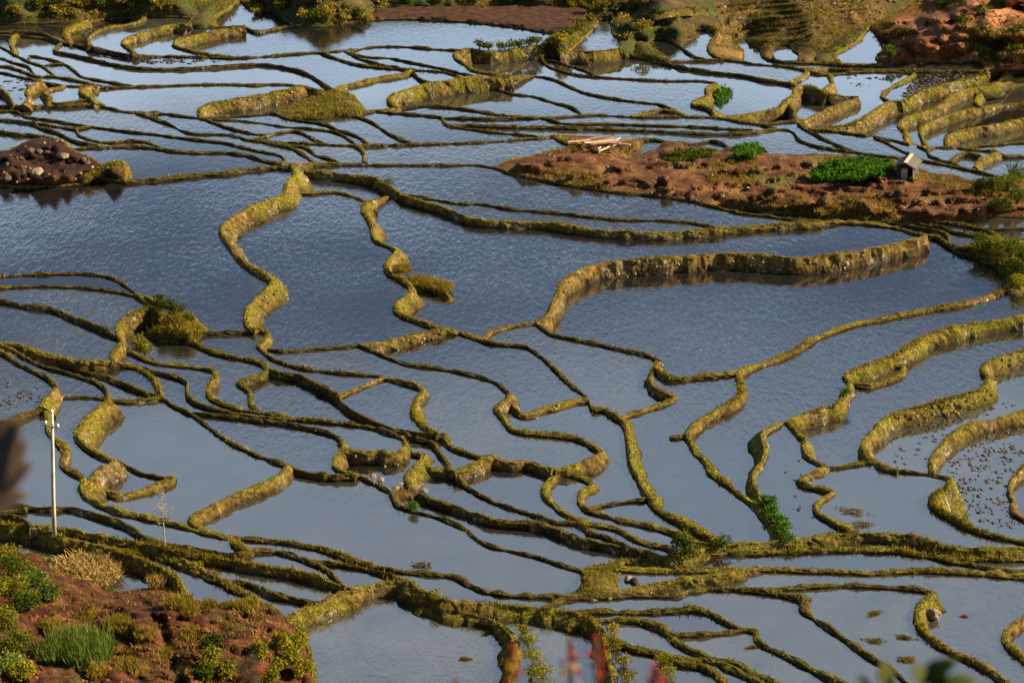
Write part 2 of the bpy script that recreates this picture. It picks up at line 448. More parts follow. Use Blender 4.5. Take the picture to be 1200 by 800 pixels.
# ------------------------------------------------------------------ mesh helpers
def link(o, parent=None):
    COL.objects.link(o)
    if parent is not None: o.parent = parent
    return o
def mesh_obj(name, V, F, mat, parent=None, smooth=False, rnd=None):
    me = bpy.data.meshes.new(name)
    me.from_pydata([tuple(v) for v in V], [], [tuple(f) for f in F])
    return _fin(me, name, mat, parent, smooth, rnd)
def tri_obj(name, V, T, mat, parent=None, smooth=False, rnd=None):
    me = bpy.data.meshes.new(name)
    V = np.asarray(V, np.float32); T = np.asarray(T, np.int32)
    me.vertices.add(len(V)); me.vertices.foreach_set('co', V.ravel())
    me.loops.add(T.size); me.loops.foreach_set('vertex_index', T.ravel())
    me.polygons.add(len(T)); me.polygons.foreach_set('loop_start', np.arange(0, T.size, 3, dtype=np.int32))
    me.update(calc_edges=True)
    return _fin(me, name, mat, parent, smooth, rnd)
def _fin(me, name, mat, parent, smooth, rnd):
    if rnd is not None:
        a = me.attributes.new('rnd', 'FLOAT', 'POINT'); a.data.foreach_set('value', np.asarray(rnd, np.float32))
    if smooth: me.polygons.foreach_set('use_smooth', [True] * len(me.polygons))
    me.materials.append(mat)
    me.update()
    return link(bpy.data.objects.new(name, me), parent)
def tag(o, label, cat, group=None):
    o['label'] = label; o['category'] = cat
    if group: o['group'] = group
    return o
def thing(name, loc, label, cat, group=None, rz=0):
    o = bpy.data.objects.new(name, None); o.empty_display_size = 0.3
    o.location = loc; o.rotation_euler = (0, 0, rz)
    COL.objects.link(o); return tag(o, label, cat, group)

# ------------------------------------------------------------------ materials
def new_mat(name):
    m = bpy.data.materials.new(name); m.use_nodes = True
    nt = m.node_tree; nt.nodes.clear()
    out = nt.nodes.new('ShaderNodeOutputMaterial')
    return m, nt, out
def N(nt, typ, **kw):
    n = nt.nodes.new(typ)
    for k, v in kw.items():
        if k.startswith('i_'):
            key = k[2:]; key = int(key) if key.isdigit() else key.replace('_', ' ')
            n.inputs[key].default_value = v
        else: setattr(n, k, v)
    return n
def ramp(nt, fac, stops):
    r = nt.nodes.new('ShaderNodeValToRGB'); e = r.color_ramp.elements
    while len(e) < len(stops): e.new(0.5)
    for el, (p, c) in zip(e, stops):
        el.position = p; el.color = (c[0], c[1], c[2], 1) if not isinstance(c, (int, float)) else (c, c, c, 1)
    nt.links.new(fac, r.inputs[0]); return r.outputs[0]
def tex(nt, scale, detail=4, rough=.55, vec=None, w=None, dist=0):
    n = nt.nodes.new('ShaderNodeTexNoise'); n.inputs['Scale'].default_value = scale
    n.inputs['Detail'].default_value = detail; n.inputs['Roughness'].default_value = rough
    n.inputs['Distortion'].default_value = dist
    if vec is not None: nt.links.new(vec, n.inputs['Vector'])
    return n.outputs[0]
def geo_pos(nt): return nt.nodes.new('ShaderNodeNewGeometry')
def mixc(nt, fac, a, b, mode='MIX'):
    n = nt.nodes.new('ShaderNodeMix'); n.data_type = 'RGBA'; n.blend_type = mode
    for s, v in ((0, fac), (6, a), (7, b)):
        if hasattr(v, 'links') or hasattr(v, 'is_linked'): nt.links.new(v, n.inputs[s])
        elif s == 0: n.inputs[0].default_value = v
        else: n.inputs[s].default_value = (v[0], v[1], v[2], 1)
    return n.outputs[2]
def math_n(nt, op, a, b=None, clamp=False):
    n = nt.nodes.new('ShaderNodeMath'); n.operation = op; n.use_clamp = clamp
    for i, v in enumerate((a, b)):
        if v is None: continue
        if isinstance(v, (int, float)): n.inputs[i].default_value = v
        else: nt.links.new(v, n.inputs[i])
    return n.outputs[0]

def bank_material():
    m, nt, out = new_mat('bank_earth')
    g = geo_pos(nt); pos = g.outputs['Position']
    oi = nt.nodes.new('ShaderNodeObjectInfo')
    sep = nt.nodes.new('ShaderNodeSeparateXYZ'); nt.links.new(g.outputs['Normal'], sep.inputs[0])
    n1 = tex(nt, 0.22, 4, .6, pos); n2 = tex(nt, 1.7, 5, .65, pos); n3 = tex(nt, 6.0, 4, .6, pos)
    soil = ramp(nt, n2, [(.3, (.034, .020, .006)), (.48, (.13, .082, .020)), (.7, (.30, .205, .05))])
    moss = ramp(nt, n3, [(.3, (.030, .036, .005)), (.5, (.135, .118, .010)), (.7, (.33, .265, .025))])
    # grass holds on flatter ground and in patches on the faces
    k = math_n(nt, 'ADD', math_n(nt, 'MULTIPLY', sep.outputs[2], .55), math_n(nt, 'SUBTRACT', math_n(nt, 'MULTIPLY', n1, 2.3), .5))
    k = math_n(nt, 'ADD', k, math_n(nt, 'MULTIPLY', n2, .5))
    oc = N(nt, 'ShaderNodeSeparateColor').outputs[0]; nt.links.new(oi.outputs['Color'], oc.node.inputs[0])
    k = math_n(nt, 'ADD', k, math_n(nt, 'MULTIPLY', oc, .5))
    kf = ramp(nt, k, [(.0, 0), (.98, 0), (1.0, 1)])
    kf = math_n(nt, 'SMOOTHSTEP', k) if False else N(nt, 'ShaderNodeMapRange', i_1=1.15, i_2=1.55).outputs[0]
    mr = kf.node; nt.links.new(k, mr.inputs[0])
    col = mixc(nt, kf, soil, moss)
    osep = oc.node
    col = mixc(nt, 1.0, col, osep.outputs[1], 'MULTIPLY') if False else col
    mot = tex(nt, 2.4, 6, .72, pos); mot2 = tex(nt, 11.0, 3, .7, pos)
    mk = math_n(nt, 'ADD', math_n(nt, 'MULTIPLY', mot, .6), math_n(nt, 'MULTIPLY', mot2, .4))
    mf = N(nt, 'ShaderNodeMapRange', i_1=.36, i_2=.64, i_3=.28, i_4=1.55).outputs[0]; nt.links.new(mk, mf.node.inputs[0])
    ms = N(nt, 'ShaderNodeVectorMath', operation='SCALE'); nt.links.new(col, ms.inputs[0]); nt.links.new(mf, ms.inputs['Scale']); col = ms.outputs[0]
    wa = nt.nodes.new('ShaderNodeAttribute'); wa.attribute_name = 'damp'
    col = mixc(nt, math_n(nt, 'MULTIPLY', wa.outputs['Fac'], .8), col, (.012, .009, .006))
    wet_shade = N(nt, 'ShaderNodeVectorMath', operation='SCALE'); nt.links.new(col, wet_shade.inputs[0]); nt.links.new(osep.outputs[1], wet_shade.inputs['Scale']); col = wet_shade.outputs[0]  # scales the whole bank colour: wet mud, plus shade put into it
    # dry stone showing through on steep faces
    vor = nt.nodes.new('ShaderNodeTexVoronoi'); vor.inputs['Scale'].default_value = 2.6; nt.links.new(pos, vor.inputs['Vector'])
    vd = nt.nodes.new('ShaderNodeTexVoronoi'); vd.inputs['Scale'].default_value = 2.6; vd.feature = 'DISTANCE_TO_EDGE'; nt.links.new(pos, vd.inputs['Vector'])
    scol = ramp(nt, vor.outputs['Color'], [(.2, (.10, .075, .05)), (.6, (.22, .17, .11)), (.9, (.42, .36, .26))])
    edge = N(nt, 'ShaderNodeMapRange', i_1=.03, i_2=.12).outputs[0]; nt.links.new(vd.outputs['Distance'], edge.node.inputs[0])
    steep = N(nt, 'ShaderNodeMapRange', i_1=.75, i_2=.45).outputs[0]; nt.links.new(sep.outputs[2], steep.node.inputs[0])
    patch = N(nt, 'ShaderNodeMapRange', i_1=.52, i_2=.62).outputs[0]; nt.links.new(tex(nt, .35, 3, .6, pos), patch.node.inputs[0])
    sf = math_n(nt, 'MULTIPLY', math_n(nt, 'MULTIPLY', edge, steep), math_n(nt, 'MULTIPLY', patch, .85))
    col = mixc(nt, sf, col, scol)
    b = N(nt, 'ShaderNodeBsdfPrincipled', i_Roughness=.95)
    b.inputs['Specular IOR Level'].default_value = .15
    nt.links.new(col, b.inputs['Base Color'])
    bump = N(nt, 'ShaderNodeBump', i_Strength=.9, i_Distance=.3)
    hgt = math_n(nt, 'ADD', math_n(nt, 'MULTIPLY', mk, 1.0), math_n(nt, 'MULTIPLY', sf, .35))
    nt.links.new(hgt, bump.inputs['Height']); nt.links.new(bump.outputs[0], b.inputs['Normal'])
    nt.links.new(b.outputs[0], out.inputs[0])
    return m
def leaf_material(name, stops, transl=.35, rough=.7):
    m, nt, out = new_mat(name)
    at_ = nt.nodes.new('ShaderNodeAttribute'); at_.attribute_name = 'rnd'
    g = geo_pos(nt)
    k = math_n(nt, 'ADD', math_n(nt, 'MULTIPLY', at_.outputs['Fac'], .55), math_n(nt, 'MULTIPLY', tex(nt, .16, 3, .6, g.outputs['Position']), .75))
    k = math_n(nt, 'SUBTRACT', k, .12)
    c = ramp(nt, k, stops)
    d = N(nt, 'ShaderNodeBsdfDiffuse'); t = N(nt, 'ShaderNodeBsdfTranslucent')
    nt.links.new(c, d.inputs[0]); nt.links.new(c, t.inputs[0])
    mx = N(nt, 'ShaderNodeMixShader', i_0=transl)
    nt.links.new(d.outputs[0], mx.inputs[1]); nt.links.new(t.outputs[0], mx.inputs[2])
    nt.links.new(mx.outputs[0], out.inputs[0])
    return m
def soil_material(name, stops, scale=1.0, bump=.6, grass=None, gscale=.12, gthr=(.5, .6), dist=.3):
    m, nt, out = new_mat(name)
    g = geo_pos(nt); pos = g.outputs['Position']
    n1 = tex(nt, .5 * scale, 6, .65, pos); n2 = tex(nt, 4.5 * scale, 5, .65, pos)
    k = math_n(nt, 'ADD', math_n(nt, 'MULTIPLY', n1, .6), math_n(nt, 'MULTIPLY', n2, .4))
    col = ramp(nt, k, stops)
    if grass:
        gn = tex(nt, gscale, 5, .6, pos)
        f = N(nt, 'ShaderNodeMapRange', i_1=gthr[0], i_2=gthr[1]).outputs[0]; nt.links.new(gn, f.node.inputs[0])
        gc = ramp(nt, n2, [(.3, grass[0]), (.7, grass[1])])
        col = mixc(nt, f, col, gc)
    b = N(nt, 'ShaderNodeBsdfPrincipled', i_Roughness=.95); b.inputs['Specular IOR Level'].default_value = .1
    nt.links.new(col, b.inputs['Base Color'])
    bp = N(nt, 'ShaderNodeBump', i_Strength=bump, i_Distance=dist)
    nt.links.new(k, bp.inputs['Height']); nt.links.new(bp.outputs[0], b.inputs['Normal'])
    nt.links.new(b.outputs[0], out.inputs[0])
    return m
def simple_mat(name, col, rough=.8, var=.25, scale=3.0, metallic=0, bump=.2):
    m, nt, out = new_mat(name)
    tc = nt.nodes.new('ShaderNodeTexCoord')
    n1 = tex(nt, scale, 5, .6, tc.outputs['Object'])
    lo = tuple(c * (1 - var) for c in col); hi = tuple(min(1, c * (1 + var)) for c in col)
    c = ramp(nt, n1, [(.3, lo), (.7, hi)])
    b = N(nt, 'ShaderNodeBsdfPrincipled', i_Roughness=rough, i_Metallic=metallic)
    nt.links.new(c, b.inputs['Base Color'])
    bp = N(nt, 'ShaderNodeBump', i_Strength=bump, i_Distance=.05)
    nt.links.new(n1, bp.inputs['Height']); nt.links.new(bp.outputs[0], b.inputs['Normal'])
    nt.links.new(b.outputs[0], out.inputs[0])
    return m
def water_material():
    m, nt, out = new_mat('paddy_water')
    g = geo_pos(nt); pos = g.outputs['Position']
    oi = nt.nodes.new('ShaderNodeObjectInfo')
    # wind ripples: small elongated waves, stronger in gusty patches and in some ponds
    mp = N(nt, 'ShaderNodeMapping'); mp.inputs['Scale'].default_value = (1.6, .8, 1); mp.inputs['Rotation'].default_value = (0, 0, R(12))
    nt.links.new(pos, mp.inputs[0])
    w1 = tex(nt, 1.25, 3, .6, mp.outputs[0], dist=.5); w2 = tex(nt, 4.5, 2, .5, mp.outputs[0])
    h = math_n(nt, 'ADD', math_n(nt, 'MULTIPLY', w1, 1.0), math_n(nt, 'MULTIPLY', w2, .35))
    gust = tex(nt, .035, 3, .55, pos)
    gf = N(nt, 'ShaderNodeMapRange', i_1=.38, i_2=.66, i_3=.35, i_4=1.0).outputs[0]; nt.links.new(gust, gf.node.inputs[0])
    ob = N(nt, 'ShaderNodeSeparateColor').outputs[0]; nt.links.new(oi.outputs['Color'], ob.node.inputs[0])
    st = math_n(nt, 'MULTIPLY', gf, ob)
    bump = N(nt, 'ShaderNodeBump', i_Distance=WAVE)
    nt.links.new(st, bump.inputs['Strength']); nt.links.new(h, bump.inputs['Height'])
    b = N(nt, 'ShaderNodeBsdfPrincipled', i_Roughness=.07, i_IOR=1.33)
    b.inputs['Base Color'].default_value = (.035, .033, .026, 1)
    n3 = tex(nt, .6, 4, .6, pos)
    clear = ramp(nt, n3, [(.3, (.006, .007, .008)), (.7, (.018, .016, .013))])
    silt = ramp(nt, tex(nt, .22, 5, .65, pos), [(.32, (.028, .030, .022)), (.66, (.085, .082, .058))])
    nt.links.new(mixc(nt, ob.node.outputs[1], clear, silt), b.inputs['Base Color'])
    b.inputs['IOR'].default_value = WIOR
    rr = N(nt, 'ShaderNodeMapRange', i_1=.05, i_2=.45, i_3=.03, i_4=.09).outputs[0]; nt.links.new(ob, rr.node.inputs[0]); nt.links.new(rr, b.inputs['Roughness'])
    nt.links.new(bump.outputs[0], b.inputs['Normal'])
    nt.links.new(b.outputs[0], out.inputs[0])
    return m
WAVE = .16; WIOR = 4.2
M = {}
M['bank'] = bank_material()
M['water'] = water_material()
M['grass'] = leaf_material('bank_grass', [(.08, (.030, .032, .005)), (.28, (.080, .070, .008)), (.5, (.18, .135, .014)), (.72, (.33, .235, .035)), (.95, (.46, .34, .08))])
M['greengrass'] = leaf_material('green_grass', [(.1, (.02, .035, .006)), (.4, (.06, .10, .015)), (.7, (.14, .18, .03)), (.95, (.26, .28, .07))])
M['olive'] = leaf_material('olive_grass', [(.1, (.022, .020, .005)), (.5, (.075, .060, .012)), (.9, (.17, .125, .03))], .25)
M['green'] = leaf_material('leaf_green', [(.1, (.014, .022, .004)), (.4, (.042, .062, .008)), (.7, (.10, .115, .013)), (.95, (.22, .20, .03))])
M['red'] = soil_material('red_earth', [(.36, (.024, .011, .006)), (.5, (.085, .036, .015)), (.64, (.20, .10, .04))], .8, .6, ((.035, .04, .01), (.12, .11, .025)), .10, (.56, .66))
M['dark'] = soil_material('dark_soil', [(.35, (.009, .005, .003)), (.5, (.028, .012, .007)), (.65, (.07, .032, .018))], 1.2, .6)
M['plow'] = soil_material('ploughed_soil', [(.35, (.022, .010, .007)), (.5, (.055, .026, .016)), (.65, (.10, .05, .03))], 2.0, 1.0)
M['scrub'] = soil_material('scrub_ground', [(.35, (.012, .010, .005)), (.5, (.05, .035, .015)), (.65, (.12, .09, .03))], .6, .8, ((.015, .022, .006), (.06, .065, .014)), .06, (.42, .55))
M['hill'] = soil_material('hill_ground', [(.34, (.05, .03, .010)), (.5, (.12, .075, .022)), (.66, (.27, .15, .05))], .5, 1.0, ((.026, .022, .006), (.075, .058, .014)), .06, (.44, .6))
M['scar'] = soil_material('eroded_red_hill', [(.34, (.035, .012, .007)), (.5, (.16, .058, .024)), (.66, (.52, .25, .09))], .22, .5, ((.02, .03, .008), (.07, .085, .018)), .05, (.6, .68))
M['verge'] = soil_material('grassy_ground', [(.35, (.02, .024, .006)), (.5, (.07, .066, .014)), (.65, (.15, .12, .03))], 1.2, .9)
M['front'] = soil_material('front_red_earth', [(.36, (.012, .005, .003)), (.5, (.060, .022, .010)), (.66, (.19, .08, .034))], 1.8, .8, ((.03, .03, .008), (.09, .085, .02)), .18, (.6, .7), dist=.4)
M['stone'] = leaf_material('stones', [(.1, (.05, .035, .022)), (.5, (.13, .10, .06)), (.9, (.34, .28, .19))], 0)
M['clod'] = simple_mat('mud_clods', (.03, .022, .015), .8)

# ------------------------------------------------------------------ terraces
BK = parse_traces(TRACES)
G = build_graph(BK)
nodes, chains, faces, areas, face_of = G['nodes'], G['chains'], G['faces'], G['areas'], G['face_of']
loops = [strip_spurs(f) for f in faces]
polys_px = [[nodes[v] for v in L] for L in loops]
bbox = []
for P in polys_px:
    if len(P) < 3: bbox.append(None); continue
    xs = [p[0] for p in P]; ys = [p[1] for p in P]; bbox.append((min(xs), min(ys), max(xs), max(ys)))
def face_at(x, y):
    for i, P in enumerate(polys_px):
        b = bbox[i]
        if b is None or areas[i] <= 0 or not (b[0] <= x <= b[2] and b[1] <= y <= b[3]): continue
        if inside(P, (x, y)): return i
    return None
LAND = {}
for kind, seeds in dict(
    scrub=[(50, 10), (350, 10), (240, 10), (560, -20), (720, -20), (668, 47)],
    plow=[(560, 14)],
    hill=[(780, 10), (1000, 10), (868, 20), (852, 30)], scar=[(1100, 40), (1300, 40)],
    red=[(800, 215), (1130, 240)], dark=[(40, 190)], verge=[(375, 120), (215, 382), (1190, 310), (705, 678), (1300, 235), (745, 58), (985, 50)],
    front=[(180, 760)]).items():
    for s in seeds:
        f = face_at(*s)
        if f is not None and f not in LAND: LAND[f] = kind
# faces touching the upper frame edge are hillside too
for i, b in enumerate(bbox):
    if b and areas[i] > 0 and b[1] < -40 and i not in LAND: LAND[i] = 'scrub'
outer = [i for i, a in enumerate(areas) if a <= 0]
def is_pond(f): return f is not None and f not in LAND and f not in outer

# pond levels: the drop across every bank, solved together
pond_ids = [i for i in range(len(faces)) if areas[i] > 0 and i not in LAND]
pidx = {f: k for k, f in enumerate(pond_ids)}
rows, rhs, rny, rh = [], [], [], []
for (key, h, w, P), ch in zip(BK, chains):
    agg = defaultdict(lambda: [0.0, 0.0])
    for a, b in zip(ch, ch[1:]):
        fr, fl = face_of[(a, b)], face_of[(b, a)]
        if fr in pidx and fl in pidx and fr != fl:
            pa = nodes[a]; pb = nodes[b]
            if -20 < pa[0] < 1220:
                g_ = agg[(fl, fr)]; g_[0] += math.hypot(pa[0]-pb[0], pa[1]-pb[1]); g_[1] += pb[0] - pa[0]
    mx, my = P[len(P) // 2]
    my = min(max(my, 0), 800)
    dep = math.atan2(-ray(mx, my)[2], ray(mx, my)[1])
    hm = max(abs(h) - 1.5, .3) * mpp(mx, my) / math.cos(dep) * (1 if h >= 0 else -1)
    if abs(h) <= 5: hm *= .5
    for (fl, fr), (L, ex) in agg.items():
        wt = math.sqrt(min(L, 300)) * .25 * {'G26': 5, 'N1': 4, 'E11': 4, 'd5': 6, 'F5': 2, 'F7': 4, 'E25': 2, 'G22': 3, 'B4': 3, 'G4': 3, 'G27': 3, 'E12': 1.6, 'G4': 3, 'G41': 3, 'G36': 3, 'G18': 2, 'G2': 3, 'G1': 2, 'G6': 2}.get(key, 1)
        r = np.zeros(len(pond_ids)); r[pidx[fl]] = wt; r[pidx[fr]] = -wt
        rows.append(r); rhs.append(hm * wt); rny.append(ex / L); rh.append(abs(h))
for k in range(len(pond_ids)):
    r = np.zeros(len(pond_ids)); r[k] = .05; rows.append(r); rhs.append(0); rny.append(0); rh.append(-1)
A_, b_ = np.array(rows), np.array(rhs); rny = np.array(rny); rh = np.array(rh)
nrow = np.linalg.norm(A_, axis=1) + 1e-9
ww_ = np.ones(len(b_))
for _ in range(40):                       # a wall that faces the viewer must have the height seen; one that faces away may be any height
    Z = np.linalg.lstsq(A_ * ww_[:, None], b_ * ww_, rcond=None)[0]
    res = (A_ @ Z - b_) / nrow
    lo_ = np.where(rh >= 12, 2.6, np.where(rh >= 7, 1.2, .3))
    w1_ = np.where(rny > .15, np.where(res > 0, 1.2, lo_), np.where(rny < -.15, np.where(res > 0, .05, 1.2), np.where(rh >= 7, lo_, .25)))
    w1_[rh < 0] = 1
    bad_ = ((rny > .15) & (res > 0)) | ((rny < -.15) & (res < 0))
    ww_ = np.where(rh < 0, 1, np.where(bad_, w1_ * 1.3, w1_ / (np.maximum(np.abs(res), .15) / .15) ** .5))
ZF = {f: float(Z[pidx[f]]) for f in pond_ids}
if DEBUG:
    for nm, s in dict(L0=(150, 260), Mid=(380, 300), R=(600, 290), P=(850, 370), near=(470, 750), big=(450, 620), topT=(450, 45), topR=(830, 110), S=(520, 180), Q=(600, 225), right=(1050, 400), r2=(1030, 480), r3=(1150, 560), bot=(1000, 720), low=(240, 520), ul=(200, 115)).items():
        f = face_at(*s); print('LEVEL', nm, round(ZF.get(f, 99), 2), LAND.get(f))
    print('range', min(Z), max(Z), len(pond_ids), 'land', len(LAND))
    chk = chains[0]; a, b = chk[5], chk[6]
    pa, pb = nodes[a], nodes[b]; dx, dy = pb[0]-pa[0], pb[1]-pa[1]; L = math.hypot(dx, dy)
    print('right check', inside(polys_px[face_of[(a, b)]], ((pa[0]+pb[0])/2 - dy/L, (pa[1]+pb[1])/2 + dx/L)))

def box_smooth(a, k):
    n = len(a); out = []
    for i in range(n):
        lo, hi = max(0, i - k), min(n, i + k + 1)
        out.append(sum(a[lo:hi]) / (hi - lo))
    return out
def fill(a):
    idx = [i for i, v in enumerate(a) if v is not None]
    if not idx: return None
    return [v if v is not None else a[min(idx, key=lambda j: abs(j - i))] for i, v in enumerate(a)]
RAISE = .17
node_z = {}
bank_data = []
for (key, h, w, P), ch in zip(BK, chains):
    zl, zr, cr = [], [], []
    for a, b in zip(ch, ch[1:]):
        fr, fl = face_of[(a, b)], face_of[(b, a)]
        r_ = ZF.get(fr); l_ = ZF.get(fl)
        zr.append(r_); zl.append(l_)
        c = [v for v in (r_, l_) if v is not None]
        cr.append(max(c) if c else None)
    crf = fill(cr)
    bank_data.append([key, h, w, ch, zl, zr, crf])
for bd in bank_data:
    key, h, w, ch, zl, zr, crf = bd
    n = len(ch)
    if crf is None: crf = [None]
    if crf[0] is None: bd.append(None); continue
    rs = RAISE + .10 * min(w, 2)
    vz = [max(crf[max(0, i - 2):i + 2]) + rs for i in range(n)]
    vz = box_smooth(vz, 3)
    bd.append(vz)
    for v, z in zip(ch, vz): node_z[v] = max(node_z.get(v, -99), z)
# banks wholly inside land take the level of what they touch
for bd in bank_data:
    if bd[-1] is None:
        ch = bd[3]
        known = [(i, node_z[v]) for i, v in enumerate(ch) if v in node_z]
        vz = [min(known, key=lambda t: abs(t[0] - i))[1] if known else 0.0 for i in range(len(ch))]
        bd[-1] = vz
        for v, z in zip(ch, vz): node_z.setdefault(v, z)
for v in chains[-1]:
    if v not in node_z:
        p = nodes[v]
        q = min(node_z, key=lambda k: (nodes[k][0]-p[0])**2 + 4*(nodes[k][1]-p[1])**2)
        node_z[v] = node_z[q] if v not in chains[-1] or True else 0
node_xyz = {v: at(nodes[v][0], nodes[v][1], z) for v, z in node_z.items()}

# ---- water sheets
def cdt(P, extra=()):
    n = len(P)
    r = geometry.delaunay_2d_cdt([Vector(p) for p in P] + [Vector(p) for p in extra], [], [list(range(n))], 1, 1e-4)
    return r[0], r[2], r[3]
RIPPLE = {}
for rp, seeds in ((.26, [(150, 260), (380, 300), (600, 300), (850, 370), (450, 45)]), (.24, [(950, 440), (1080, 420), (1100, 450), (470, 750), (650, 760), (700, 430), (1000, 700), (680, 530)]),
                  (.22, [(450, 620), (560, 510), (560, 430), (780, 540), (1000, 600), (700, 230), (200, 500), (300, 520), (520, 178), (900, 640)]), (.05, [(1150, 560), (1060, 530), (100, 500), (30, 560), (200, 110), (830, 110), (350, 90), (1000, 110)])):
    for s_ in seeds: RIPPLE[face_at(*s_)] = rp
MURK = {}
for mk, seeds in ((0, [(150, 260), (380, 300), (600, 300), (850, 370), (450, 45)]), (.75, [(470, 750), (650, 760), (850, 740), (820, 750)]), (.55, [(1000, 720), (1130, 720), (1150, 560), (1050, 530), (600, 650)]), (.35, [(450, 620), (560, 510), (30, 440), (1000, 600)])):
    for s_ in seeds: MURK[face_at(*s_)] = mk
for s_ in [(470, 750), (650, 760), (850, 740), (820, 750), (1000, 720), (1130, 720), (900, 685)]: RIPPLE[face_at(*s_)] = .34
for f in pond_ids:
    L = loops[f]
    if len(L) < 3 or abs(areas[f]) < 6: continue
    vs, tris, orig = cdt([node_xyz[v].xy[:] for v in L])
    if not tris: continue
    V = [(v.x, v.y, ZF[f]) for v in vs]
    o = mesh_obj('water', V, tris, M['water'])
    o['kind'] = 'structure'
    rp = RIPPLE.get(f, random.choice([.1, .16, .22, .28])); o.color = (rp, MURK.get(f, random.choice([0, .08, .2, .35, .5])), 0, 1)
    if sum(p.normal.z * p.area for p in o.data.polygons) < 0: o.data.flip_normals()

# ---- grass blades: arrays of roots -> one triangle per blade
def blades(pts, hgt, spread=.10, nb=4, width=.035, lean=.5):
    """pts (n,3) tuft roots, hgt (n,) heights"""
    n = len(pts)
    pts = np.repeat(np.asarray(pts, np.float32), nb, 0); hh = np.repeat(np.asarray(hgt, np.float32), nb)
    a = rng.uniform(0, 2*np.pi, n*nb); rr = rng.uniform(0, 1, n*nb) ** .5
    root = pts.copy(); root[:, 0] += np.cos(a)*rr*spread; root[:, 1] += np.sin(a)*rr*spread
    b = rng.uniform(0, 2*np.pi, n*nb)
    hh = hh * rng.uniform(.55, 1.15, n*nb)
    wv = np.stack([np.cos(b), np.sin(b), np.zeros_like(b)], 1) * (width * (.6 + hh[:, None]))
    c = rng.uniform(0, 2*np.pi, n*nb); l = rng.uniform(.1, lean, n*nb) * hh
    tip = root + np.stack([np.cos(c)*l, np.sin(c)*l, hh], 1)
    V = np.empty((n*nb*3, 3), np.float32)
    V[0::3] = root - wv; V[1::3] = root + wv; V[2::3] = tip
    V[0::3, 2] -= .04; V[1::3, 2] -= .04
    T = np.arange(n*nb*3, dtype=np.int32).reshape(-1, 3)
    rn = np.repeat(rng.uniform(0, 1, n), nb) * .7 + rng.uniform(0, .3, n*nb)
    return V, T, np.repeat(rn, 3)

ICO = None
def ico_verts():
    global ICO
    if ICO is None:
        bm = bmesh.new(); bmesh.ops.create_icosphere(bm, subdivisions=1, radius=1)
        bm.verts.ensure_lookup_table()
        ICO = (np.array([v.co[:] for v in bm.verts], np.float32), np.array([[v.index for v in f.verts] for f in bm.faces], np.int32)); bm.free()
    return ICO
def stones(pts, size, flat=.7, jit=.3):
    v0, t0 = ico_verts(); n = len(pts)
    pts = np.asarray(pts, np.float32); size = np.asarray(size, np.float32)
    V = v0[None] * (1 + rng.uniform(-jit, jit, (n, len(v0), 1))) * size[:, None, None] * rng.uniform(.7, 1.3, (n, 1, 3))
    V[:, :, 2] *= flat
    V += pts[:, None]
    T = t0[None] + (np.arange(n) * len(v0))[:, None, None]
    return V.reshape(-1, 3).astype(np.float32), T.reshape(-1, 3), np.repeat(rng.uniform(0, 1, n), len(v0))

